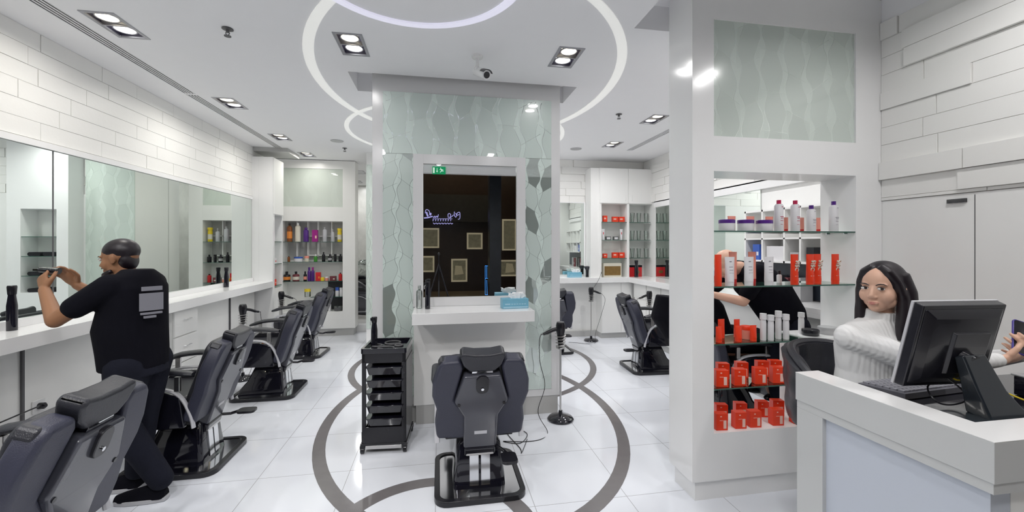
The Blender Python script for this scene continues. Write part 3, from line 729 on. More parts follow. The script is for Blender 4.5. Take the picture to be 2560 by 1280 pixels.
def spray(label, loc, rz=0, h=.235, r=.026, name='spray_bottle', mt=M_BLACKG):
    t = thing(name, label, 'spray bottle', loc, rz, 'black spray bottles')
    m = MB(); m.lathe([(.001, 0), (r, 0), (r, .003), (r * .98, h * .55), (r * .72, h * .76), (r * .70, h * .80), (.001, h * .80)], n=24); obj('bottle_body', m, mt, t)
    m = MB(); m.lathe([(.001, h * .80), (r * .78, h * .80), (r * .82, h * .86), (r * .9, h * .97), (r * .8, h), (.001, h)], n=20); m.box(-.008, .030, -.009, .009, h * .88, h * .97); obj('spray_head', m, M_BLACK, t)
    m = MB(); m.tube([(.020, 0, h * .88), (.032, 0, h * .82), (.030, 0, h * .72)], .004, 6); obj('trigger', m, M_GREYP, t)
    return t
p = PZ(1069, 772, 1.05); spray('black spray bottle on the central styling shelf, left end', (p.x, p.y, 1.05), R(150), .235, .022)
p = PZ(1048, 772, 1.05)
place('clear_bottle', 'clear plastic bottle beside the black sprayer on the central shelf', 'bottle', (p.x, p.y + .02, 1.05), bottle(.026, .20, M_GLASSW, M_GLASSW, .4, .15))
# left counter bottles
p = PZ(30, 826, 1.05); spray('black spray bottle standing on the left counter near the barber', (p.x, p.y, 1.05), R(150), .29, .026)
p = PZ(532, 718, 1.05); spray('left one of two black spray bottles at the far end of the left counter', (p.x, p.y, 1.05), R(90), .26, .028)
p = PZ(566, 718, 1.05); spray('right one of two black spray bottles at the far end of the left counter', (p.x, p.y, 1.05), R(90), .26, .028)

# ---------------------------------------------------------------- back right corner
t = thing('corner_counter', 'white counter along the back right walls', 'counter')
m = MB(); m.box(2.0, XR - .002, 6.72, YB - .002, 1.0, 1.05); m.box(2.0, XR, 6.72, 6.78, .962, 1.0); m.box(3.22, XR, 3.05, 6.72, 1.0, 1.05); m.box(3.22, 3.28, 3.05, 6.72, .962, 1.0); obj('worktop', m, M_WHITE, t, .002)
m = MB(); m.box(2.75, XR, 6.80, YB, .09, .96); obj('base_cabinet', m, M_WHITE2, t)
m = MB(); m.box(2.755, 3.10, 6.785, 6.80, .095, .955); m.box(3.105, 3.30, 6.785, 6.80, .095, .955); obj('cabinet_door', m, M_WHITE2, t, .001)
m = MB(); m.box(2.75, XR, 6.82, YB, 0, .09); m.box(2.0, 2.75, 7.0, YB, 0, .10); obj('kick_plate', m, M_GREYW, t)
m = MB(); m.box(3.32, XR, 3.05, 6.72, .10, .96); obj('base_cabinet', m, M_WHITE2, t)
m = MB(); m.box(3.34, XR, 3.05, 6.72, .0, .10); obj('kick_plate', m, M_GREYW, t)
for k, y in enumerate((6.30, 5.85, 5.4, 4.5, 3.6)):
    m = MB()
    for z in (.71, .43, .12): m.box(3.305, 3.32, y, y + .42, z, z + .245)
    obj('drawer_front', m, M_WHITE2, t, .0015)
t = thing('wall_mirror', 'upright wall mirror behind the back right counter, left of the cabinets', 'mirror')
m = MB(); m.box(2.0, 2.52, YB - .015, YB - .005, 1.09, 2.34); obj('mirror_pane', m, M_MIRROR, t)
m = MB(); m.box(2.52, 2.545, YB - .02, YB, 1.05, 2.36); m.box(2.0, 2.52, YB - .02, YB, 2.34, 2.36); obj('frame', m, M_WHITE, t)
t = thing('side_mirror', 'long wall mirror above the right side counter', 'mirror')
m = MB(); m.box(XR - .012, XR - .002, 4.25, 6.0, 1.06, 2.32); m.box(XR - .012, XR - .002, 6.003, 6.6, 1.06, 2.32); obj('mirror_pane', m, M_MIRROR, t)
m = MB(); m.box(XR - .05, XR, 2.75, 6.6, 2.24, 2.34); m.box(XR - .05, XR, 2.75, 6.6, 2.325, 2.35); obj('top_ledge', m, M_WHITE, t)
# tall wall cabinet with niches
t = thing('wall_cabinet', 'white wall cabinet with open niches of red boxes and glasses, back right corner', 'cabinet')
m = MB(); CY = 6.76
m.box(2.55, 2.70, CY + .02, YB, 1.05, 2.92); m.box(2.70, XR, CY, YB, 2.31, 2.92); m.box(2.70, 2.735, CY, YB, 1.05, 2.31); m.box(3.2, 3.24, CY, YB, 1.05, 2.31); m.box(2.735, XR, YB - .02, YB, 1.05, 2.31)
obj('body', m, M_WHITE2, t, .001)
m = MB(); m.box(2.705, 3.215, CY - .014, CY, 2.32, 2.915); m.tube([(3.16, CY - .014, 2.36), (3.16, CY - .03, 2.37), (3.16, CY - .03, 2.45), (3.16, CY - .014, 2.46)], .003, 5); obj('door', m, M_WHITE2, t, .001)
m = MB(); m.box(3.22, XR, CY - .014, CY, 2.32, 2.915); m.tube([(3.28, CY - .014, 2.36), (3.28, CY - .03, 2.37), (3.28, CY - .03, 2.45), (3.28, CY - .014, 2.46)], .003, 5); obj('door', m, M_WHITE2, t, .001)
for z, nm in ((2.0, 'upper'), (1.69, 'middle'), (1.38, 'lower')):
    shelf(2.736, 3.199, CY + .01, YB - .03, z, nm + ' glass shelf in the left niche of the back right wall cabinet', 'glass shelves of the wall cabinet')
    shelf(3.241, XR - .02, CY + .01, YB - .03, z, nm + ' glass shelf in the right niche of the back right wall cabinet', 'glass shelves of the wall cabinet')
yy = CY + .09
for z, nm in ((2.0, 'upper'), (1.38, 'lower')):
    for px_, w_, h_, lab in ((1512, .07, .11 if z > 1.8 else .075, 'narrow red box, leftmost'), (1537, .10, .095, 'middle red box'), (1553, .10, .095, 'right red box')):
        place('product_box', lab + ' on the ' + nm + ' shelf, back right wall cabinet', 'box', (PY(px_, 600, yy).x, yy, z), boxfn(w_, .06, h_, M_RED, M_REDL, marks=((-.1, .55, .5, .12),)), 'red boxes in the wall cabinet')
for px_, lab in ((1508, 'left'), (1553, 'right')): place('cream_tube', 'white tube with pink print, ' + lab + ' on the middle shelf of the back right wall cabinet', 'tube', (PY(px_, 600, yy).x, yy, 1.69), tubefn(.055, .19, M_PKW, M_PKW, marks=((0, .10, .006, .035),), lm=M_RED2), 'white tubes in the wall cabinet')
for px_, lab in ((1520, 'left'), (1539, 'right')): place('product_box', 'little grey box with white label, ' + lab + ' on the middle shelf, back right cabinet', 'box', (PY(px_, 600, yy).x, yy, 1.69), boxfn(.09, .05, .06, M_DARKG, M_PKW, marks=((0, .5, .7, .3),)), 'grey boxes in the wall cabinet')
place('gift_box', 'brown and gold boxed set leaning in the bottom of the left niche, back right', 'box', (2.96, yy + .02, 1.05), boxfn(.33, .10, .24, M_CREAM, M_GOLD, marks=((0, .45, .9, .33),)))
def tumbler(label, x, z, y=yy, s=1.0):
    t = thing('drinking_glass', label, 'glass', (x, y, z), 0, 'clear tumblers in the wall cabinet'); h = .165 * s
    m = MB(); m.lathe([(.001, .0), (.026, .0), (.038 * s, h), (.036 * s, h), (.0245, .006), (.001, .006)], n=20); obj('glass_bowl', m, M_GLASSW, t)
    m = MB(); m.tube([Vector((.037 * s * math.cos(2 * PI * i / 20), .037 * s * math.sin(2 * PI * i / 20), h)) for i in range(20)], .0016, 5, closed=True); m.lathe([(.001, 0), (.026, 0), (.026, .006), (.001, .006)], n=16); obj('rim', m, M_GREYP, t)
for z, nm in ((2.0, 'upper'), (1.69, 'middle'), (1.38, 'lower')):
    for k, px_ in enumerate((1581, 1597, 1615)): tumbler(('left', 'centre', 'right')[k] + ' clear tumbler on the ' + nm + ' shelf of the right niche, back right cabinet', PY(px_, 600, yy).x, z)
for k, px_ in enumerate((1580, 1598)): place('cream_tube', ('left', 'right')[k] + ' slim grey tube standing on the counter in the right niche', 'tube', (PY(px_, 600, yy).x, yy, 1.05), tubefn(.045, .21, M_GREYP, M_GREYP), 'grey tubes on the corner counter')
p = PZ(1635, 692, 1.05); place('product_box', 'red and black boxed kit on the back right corner counter', 'box', (3.37, 6.86, 1.05), boxfn(.28, .06, .20, M_RED2, M_GOLD, lid=M_BLACK))
t = spray('black sprayer standing before the red boxed kit on the corner counter', (3.36, 6.74, 1.05), 0, .29, .035)
tissue_box('blue tissue box on the back right counter beside the shaving brush', (2.30, 6.90, 1.05), 0)
place('shaving_brush', 'black shaving brush standing on the back right counter', 'brush', (2.53, 6.9, 1.05), lambda t: (obj('handle', MB().lathe([(.001, 0), (.026, 0), (.022, .06), (.026, .12), (.001, .12)], n=18), M_BLACK, t), obj('bristles', MB().lathe([(.001, .12), (.028, .12), (.058, .17), (.055, .185), (.001, .19)], n=18), M_LEATHER, t)))
# cubby shelf on the right wall seen through the pillar niche
t = thing('cubby_shelf', 'white wall cubby shelf with boxes seen behind the product display', 'shelf')
m = MB(); x0, x1 = 3.42, XR
Z0c, Z1c = 1.42, 1.96
m.box(x0, x1, 3.1, 4.22, Z1c, Z1c + .02); m.box(x0, x1, 3.1, 4.22, Z0c, Z0c + .02); m.box(x0, x1, 3.1, 4.22, 1.66, 1.675); m.box(x1 - .02, x1, 3.1, 4.22, Z0c, Z1c)
for y in (3.1, 3.47, 3.66, 3.95, 4.2): m.box(x0, x1, y, y + .02, Z0c, Z1c + .02)
obj('body', m, M_WHITE2, t)
m = MB(); m.box(XR - .03, XR, 2.75, 4.24, 1.06, 1.40); tag(obj('back_mirror', m, M_MALLB), 'dark glass splashback under the cubby shelf', 'panel')
def cub(label, y, z, w_, h_, mt, lm=None): return place('product_box', label, 'box', (3.52, y, z), boxfn(w_, .14, h_, mt, lm), None, -PI / 2)
cub('stack of blue cartons in the wall cubby', 4.08, 1.44, .10, .17, M_BLU, M_PKW); cub('white carton in the wall cubby beside the blue cartons', 3.82, 1.44, .22, .15, M_PKW)
cub('grey box in the right wall cubby', 3.58, 1.44, .10, .09, M_GREYP); cub('black carton at the near end of the wall cubby', 3.40, 1.44, .08, .14, M_BLACK)
for k, (y, h_, mt) in enumerate(((4.18, .23, M_MAROON), (4.02, .22, M_DARKG), (3.86, .24, M_STEEL), (3.70, .22, M_MAROON), (3.55, .23, M_GREYP))):
    cub(ORD[k] + ' dark hair colour carton on the counter under the wall cubby', y, 1.05, .09, h_, mt, M_PKW if k in (0, 3) else None)['group'] = 'hair colour cartons under the cubby'
# towels niche on the back wall, seen in the left mirror
t = thing('towel_cabinet', 'white cabinet niche of folded black towels on the back wall', 'cabinet')
m = MB(); m.box(-.50, -.36, YB - .26, YB, 0, CEIL - .02); m.box(.06, .22, YB - .26, YB, 0, CEIL - .02); m.box(-.36, .06, YB - .26, YB, 2.10, CEIL - .02); m.box(-.36, .06, YB - .26, YB, 0, .95); obj('body', m, M_WHITE, t)
for z in (1.72, 1.45, 1.18):
    shelf(-.36, .06, YB - .25, YB - .01, z, '', '', t)
for z in (1.45, 1.18, .95):
    for k, x in enumerate((-.25, -.07)):
        m = MB(); m.prism(rrect(-.075, .075, 0, .055, .025), 1, -.1, .1); tag(obj('folded_towel', m, M_TOWEL, None, 0, (x, YB - .13, z)), ('left', 'right')[k] + ' folded black towel at ' + {1.45: 'the top towel level', 1.18: 'the middle towel level', .95: 'the bottom towel level'}[z] + ' of the back wall niche', 'towel', 'folded black towels')
m = MB(); m.box(-1.154, -.53, YB - .012, YB - .001, .25, 2.9); tag(obj('etched_wall_panel', m, M_FROSTP), 'tall frosted wall panel beside the towel cabinet', 'panel')

# ---------------------------------------------------------------- display pillar by the reception
PX0, PX1, PYF, PYB = 1.549, 2.958, 2.36, 2.625
NX0, NX1, LX1 = 1.697, 2.752, 2.41
t = thing('display_pillar', 'wide white display pillar with an open product niche beside the reception', 'pillar')
m = MB()
m.box(PX0, NX0, PYF, PYB, .125, CEIL + .16); m.box(NX1, PX1, PYF, PYB, .125, CEIL + .16)
m.box(NX0, NX1, PYF, PYB, .125, .42); m.box(NX0, NX1, PYF, PYB, 2.065, 2.285); m.box(NX0, NX1, PYF, PYB, 3.02, CEIL + .16); m.box(NX0, NX1, PYF + .03, PYB, 2.285, 3.02)
m.box(LX1, NX1, PYF, PYB, .42, .985)
obj('body', m, M_WHITE, t)
m = MB(); m.box(PX0 + .03, PX1, PYF + .02, PYB - .02, 0, .125); obj('plinth', m, M_WHITE, t)
m = MB(); m.box(NX0, NX1, PYF + .012, PYF + .03, 2.285, 3.02); obj('frosted_panel', m, M_FROSTP, t)
SY0, SY1 = PYF + .004, PYB - .01
for z, x1, nm in ((1.692, NX1, 'top'), (1.340, NX1, 'second'), (.978, LX1, 'third'), (.697, LX1, 'lowest')):
    shelf(NX0 + .001, x1 - .001, SY0, SY1, z, nm + ' green edged glass shelf in the display pillar', 'glass shelves of the display pillar', th=.009)
for z in (1.692, 1.340):
    for y in (PYF + .06, PYF + .19):
        m = MB(); m.cyl((NX1 - .03, y, z - .014), (NX1 + .01, y, z - .014), .005, n=8); obj('shelf_pin', m, M_CHROME, t)

def sx(px_, Y): return PY(px_, 600, Y).x
Ya, Yb = PYF + .055, PYF + .17
# top shelf
z = 1.692
for k, px_ in enumerate((1817, 1864, 1911)):
    place('hair_mask_jar', ('left', 'middle', 'right')[k] + ' white tub with purple lid in the front of the top display shelf', 'jar', (sx(px_, Ya) , Ya, z), jarfn(.048, .072, M_PKW, M_PURP, .32), 'purple lidded tubs')
    place('hair_mask_tube', ('left', 'middle', 'right')[k] + ' red tube peeking out behind a purple lidded tub, top display shelf', 'tube', (sx(px_ + 12, Yb), Yb, z), tubefn(.062, .105, M_REDL, M_RED2, .2), 'red tubes behind the purple lidded tubs')
for px_, h_, cp, lab in ((1947, .205, M_CRIM, 'left tall white bottle with crimson cap on the top display shelf'), (1988, .205, M_CRIM, 'second tall white bottle with crimson cap on the top display shelf'), (2028, .175, M_PURP, 'shorter white bottle with purple cap on the top display shelf'), (2084, .205, M_PURP, 'tall white bottle with purple cap, rightmost on the top display shelf')):
    t = thing('shampoo_bottle', lab, 'bottle', (sx(px_, Ya), Ya, z), 0, 'tall white shampoo bottles')
    b = h_ - .026; m = MB(); m.lathe([(.001, 0), (.026, 0), (.027, .003), (.027, b - .012), (.020, b), (.001, b)], n=24)
    m.box(-.010, .012, -.0278, -.02, b * .52, b * .54, 1); m.box(-.008, .010, -.0278, -.02, b * .47, b * .485, 1); m.box(-.009, .009, -.0278, -.02, b * .38, b * .395, 1); m.box(-.002, .008, -.0278, -.02, b * .88, b * .90, 1); m.box(-.009, .006, -.0278, -.02, b * .25, b * .26, 1)
    obj('bottle_body', m, [M_PKW, M_CRIM if cp is M_CRIM else M_PKG], t)
    m = MB(); m.lathe([(.001, b), (.0135, b), (.0135, h_), (.001, h_)], n=20); obj('cap', m, cp, t)
for px_, lab in ((1965, 'left'), (2005, 'middle'), (2046, 'right')):
    place('serum_tube', lab + ' little red tube standing between the tall white bottles', 'tube', (sx(px_, Yb - .04), Yb - .04, z), tubefn(.034, .098, M_REDL, M_RED2, .18), 'little red tubes between the bottles')
# second shelf
z = 1.340
place('hair_mask_tube', 'red tube at the far left of the second display shelf', 'tube', (sx(1795, Ya), Ya, z), tubefn(.048, .20, M_RED, M_RED, .16, r=.022), 'red tubes on the second display shelf')
for k, (px_, px2) in enumerate(((1824, 1832), (1872, 1880), (1922, None))):
    place('conditioner_tube', ('left', 'middle', 'right')[k] + ' white conditioner tube in the front of the second display shelf', 'tube', (sx(px_, Ya - .01), Ya - .01, z), tubefn(.072, .185, M_PKW, M_PKW, .14, r=.026, marks=((0, .10, .012, .0018), (0, .12, .012, .0018), (0, .155, .007, .003), (.0, .082, .014, .001)), lm=M_PKG), 'white conditioner tubes')
    if px2: place('hair_mask_tube', ('left', 'right')[k] + ' red tube hidden behind a white conditioner tube', 'tube', (sx(px2, Yb), Yb, z), tubefn(.062, .215, M_REDL, M_RED2, .15, r=.024), 'red tubes behind the white tubes')
place('serum_bottle', 'small dark bottle standing between white and red tubes on the second display shelf', 'bottle', (sx(1948, Yb), Yb, z), bottle(.016, .085, M_PKW, M_BLACK, .5, .3))
for k, px_ in enumerate((1986, 2025, 2053, 2088)):
    place('styling_tube', ORD[k] + ' bright red styling tube with vertical lettering from the left, second display shelf', 'tube', (sx(px_, Ya), Ya + (.0 if k != 2 else .03), z), tubefn(.060, .200, M_RED, M_RED, .10, 'OSIS', M_CREAM, r=.023, marks=((.0, .055, .012, .0012),)), 'bright red styling tubes', R(0))
# third shelf
z = .978
for px_, h_, w_, y, lab in ((1797, .10, .045, Ya, 'short red tube at the left end of the third display shelf'), (1803, .125, .05, Yb, 'tall pale red tube behind, left end of the third display shelf'), (1842, .12, .045, Yb, 'red tube behind, middle of the third display shelf'), (1846, .10, .05, Ya, 'red tube in front, middle of the third display shelf'), (1883, .10, .048, Ya, 'small red tube right of the red tub, third display shelf')):
    place('styling_tube', lab, 'tube', (sx(px_, y), y, z), tubefn(w_, h_, M_RED, M_RED, .2, r=w_ * .42), 'short red tubes on the third display shelf')
place('clay_tub', 'pale red tub on the third display shelf', 'jar', (sx(1866, Ya + .06), Ya + .06, z), jarfn(.034, .085, M_REDL, M_RED, .3))
for k, (px_, h_) in enumerate(((1908, .175), (1927, .165), (1946, .185), (1965, .165), (2003, .145))):
    y = (Ya, Ya - .01, Ya + .02, Ya, Yb)[k]
    place('serum_bottle', ORD[k] + ' slim white cylinder bottle from the left, third display shelf', 'bottle', (sx(px_, y), y, z if k < 4 else .985), bottle(.0185, h_, M_PKW, M_PKW, .9, .22, None), 'slim white cylinder bottles')
place('wax_tin', 'flat black tin with white label on the white ledge of the pillar', 'tin', (2.50, PYF + .10, .985), jarfn(.050, .042, M_BLACK, M_BLACK, .4))
place('wax_tin', 'flat grey tin with white label on the white ledge of the pillar', 'tin', (2.66, PYF + .12, .985), jarfn(.058, .050, M_GREYP, M_GREYP, .3))
# red boxes on the lowest shelf and the sill
def redbox(label, px_, y, z, row, rz=-14):
    return place('cream_box', label, 'box', (sx(px_, y), y, z), boxfn(.075, .05, .105, M_RED, M_REDL, marks=((.24, .36, .26, .25), (-.08, .60, .3, .012), (-.1, .84, .12, .03))), 'red boxed creams in two rows', R(rz))
for k, px_ in enumerate((1802, 1847, 1898, 1942, 1983)): redbox(ORD[k] + ' red box from the left in the front row of the lowest glass shelf', px_, Ya, .697, 0)
for k, px_ in enumerate((1806, 1853, 1904, 1936)): redbox(ORD[k] + ' red box from the left in the back row of the lowest glass shelf', px_, Yb + .02, .697, 1)
for k, px_ in enumerate((1800, 1847, 1884, 1940, 1992)): redbox(ORD[k] + ' red box from the left in the front row on the white niche floor', px_, Ya, .42, 0, -6)
for k, px_ in enumerate((1802, 1850, 1904, 1942)): redbox(ORD[k] + ' red box from the left in the back row on the white niche floor', px_, Yb + .02, .42, 1)

# ---------------------------------------------------------------- reception desk
DX0, DX1, DY0, DY1, DZ = 1.52, 2.60, .912, 1.57, 1.05
t = thing('reception_desk', 'white reception desk with raised rim and frosted front panel', 'desk')
m = MB(); rw = .115
m.prism([(DX0, DY1), (DX0, DY0), (DX1, DY0), (DX1, DY0 + rw), (DX0 + rw, DY0 + rw), (DX0 + rw, DY1)], 2, .934, DZ)
obj('rim', m, M_DESK_SHADED, t, .0015)
m = MB(); m.prism([(DX0, DY1), (DX0, DY0), (DX1, DY0), (DX1, DY0 + rw), (DX0 + rw, DY0 + rw), (DX0 + rw, DY1)], 2, DZ, DZ + .002); obj('rim_lit_top', m, M_DESKTOP, t)  # lighter sheet paints the rim's top as the better lit face
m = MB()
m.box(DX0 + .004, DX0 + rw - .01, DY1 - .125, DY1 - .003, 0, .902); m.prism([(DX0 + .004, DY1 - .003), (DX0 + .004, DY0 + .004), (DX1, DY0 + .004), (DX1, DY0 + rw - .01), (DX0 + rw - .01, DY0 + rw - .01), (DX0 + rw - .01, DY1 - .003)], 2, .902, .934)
obj('apron', m, M_DESK_SHADED, t, .0015)
m = MB(); m.box(DX0 + .022, DX0 + rw - .022, DY0 + .022, DY1 - .125, .0, .902); obj('front_panel', m, M_PALEPANEL, t)
m = MB(); m.box(DX0 + rw - .02, DX1, DY0 + .022, DY0 + rw - .02, .0, .902); obj('side_panel', m, M_WHITE2, t)
m = MB(); m.box(DX0 + rw, DX1, DY0 + rw, 1.485, .985, 1.012); obj('worktop', m, M_BLACKG, t)
m = MB(); m.box(DX0 + rw, DX1, DY0 + rw, 1.30, .0, .985) if False else m.box(2.2, DX1, DY0 + rw, 1.45, 0, .985); obj('pedestal', m, M_WHITE2, t)

# keyboard
t = thing('keyboard', 'dark grey computer keyboard on the reception worktop', 'keyboard', (1.955, 1.405, 1.014), R(3)); t.rotation_euler = (0, 0, R(5))
m = MB(); m.prism([(-.085, 0), (.085, 0), (.085, .012), (-.085, .024)], 0, -.225, .225); obj('keyboard_case', m, M_KEY, t, .002)
m = MB()
for r_ in range(6):
    for k in range(21):
        x = -.212 + k * .0208; y = -.072 + r_ * .0255; z = .0235 - (y + .085) * .07
        m.box(x, x + .0165, y, y + .0195, z - .002, z + .006)
o = obj('keycaps', m, M_KEYC, t)
# monitor on wedge stand (point of sale)
t = thing('pos_monitor', 'black touch monitor seen from behind on a wedge stand, on the reception desk', 'monitor', (1.85, 1.12, 1.013), 0)
# monitor corners (world, found by sight lines): facing the woman
o0 = Vector(t.location)
A = Vector((1.640, 1.267, 1.096)) - o0; Bp = Vector((1.995, 1.240, 1.096)) - o0
U = (Bp - A).normalized(); L = .332; Up = Vector((-.016, -.072, .308)); Up = (Up - U * Up.dot(U)).normalized(); Nn = U.cross(Up).normalized()
if Nn.y > 0: Nn = -Nn
def MP(u, v, n_): return A + U * u + Up * v + Nn * n_
H = .315
def quadbox(m, u0, u1, v0, v1, n0, n1, mi=0, inset=0):
    vs = [MP(u, v, n_) for n_, e in ((n0, 0), (n1, inset)) for v in (v0 + e, v1 - e) for u in (u0 + e, u1 - e)]
    m.add(vs, [(0, 2, 3, 1), (4, 5, 7, 6), (0, 1, 5, 4), (2, 6, 7, 3), (0, 4, 6, 2), (1, 3, 7, 5)], mi)
m = MB(); quadbox(m, 0, L, 0, H, .0, .030, inset=.004); quadbox(m, .012, L - .012, .015, H - .015, .030, .048, inset=.03); obj('back_cover', m, M_POS, t, .004)
m = MB(); quadbox(m, -.002, L + .002, -.002, H + .002, -.010, .0); obj('bezel', m, M_SILV, t, .002)
m = MB(); quadbox(m, .012, L - .012, .012, H - .012, -.012, -.010); obj('screen', m, M_BLACKG, t)
m = MB(); quadbox(m, L * .36, L * .80, .06, .22, .046, .058, inset=.006); obj('vesa_plate', m, M_POS, t, .002)
m = MB(); c = MP(L * .52, .13, .055); m.tube([c, c + Nn * .035 + Vector((.005, 0, -.005))], [.024, .024], 12); obj('hinge', m, M_BLACK, t)
m = MB()
top = Vector((1.805, 1.135, 1.205)) - o0
W1 = U * .055
b0 = Vector((1.865, 1.095, 1.016)) - o0
fr = [top - W1 * .8 + Vector((0, 0, .02)), top + W1 * .8 + Vector((0, 0, .02)), top + W1 * .8 - Nn * .03, top - W1 * .8 - Nn * .03]
mid = [ (top + b0) / 2 - W1 * 1.0 + Nn * .012, (top + b0) / 2 + W1 * 1.0 + Nn * .012, (top + b0) / 2 + W1 * 1.0 - Nn * .045, (top + b0) / 2 - W1 * 1.0 - Nn * .045]
bt = [b0 - W1 * 1.5 + Nn * .035, b0 + W1 * 1.5 + Nn * .035, b0 + W1 * 1.5 - Nn * .05, b0 - W1 * 1.5 - Nn * .05]
m.rings([[p + Vector((0, 0, 0)) for p in fr], mid, bt]); obj('stand_neck', m, M_POSB, t, .006, seg=3)
m = MB(); m.prism([(x, y) for x, y in ((1.645 - o0.x, 1.16 - o0.y), (1.70 - o0.x, 1.04 - o0.y), (2.05 - o0.x, 1.035 - o0.y), (2.08 - o0.x, 1.12 - o0.y), (2.0 - o0.x, 1.22 - o0.y), (1.72 - o0.x, 1.23 - o0.y))], 2, .001, .014); obj('stand_base', m, M_POSB, t, .006, seg=3)
m = MB(); q = (top + b0) / 2 + W1 * .25 + Nn * .024 + Vector((.01, 0, -.03)); m.add([q, q + U * .035, q + U * .035 + Vector((.002, 0, -.009)), q + Vector((.002, 0, -.009)), q + Nn * .002, q + U * .035 + Nn * .002, q + U * .035 + Nn * .002 + Vector((.002, 0, -.009)), q + Nn * .002 + Vector((.002, 0, -.009))], [(0, 1, 2, 3), (4, 7, 6, 5), (0, 4, 5, 1), (2, 6, 7, 3)]); obj('badge', m, M_PKW, t)
m = MB(); m.tube(smooth_path([Vector((1.86, 1.21, 1.13)) - o0, Vector((1.76, 1.24, 1.09)) - o0, Vector((1.74, 1.20, 1.045)) - o0, Vector((1.79, 1.18, 1.04)) - o0, Vector((1.83, 1.17, 1.07)) - o0, Vector((1.79, 1.21, 1.13)) - o0]), .003, 6); obj('cable', m, M_BLACK, t)
m = MB(); m.tube(smooth_path([Vector((1.80, 1.23, 1.16)) - o0, Vector((1.82, 1.20, 1.12)) - o0, Vector((1.87, 1.17, 1.12)) - o0, Vector((1.97, 1.10, 1.07)) - o0, Vector((2.10, 1.10, 1.03)) - o0]), .0028, 6); obj('cable', m, M_YEL, t)
t = thing('card_printer', 'black box device with grey top behind the monitor stand on the reception desk', 'device', (2.34, 1.19, 1.013), R(-6))
m = MB(); m.box(-.12, .12, -.08, .08, 0, .075); obj('case', m, M_BLACKG, t, .005); m = MB(); m.box(-.125, .125, -.085, .085, .075, .083); obj('lid', m, M_GREYP, t, .003)
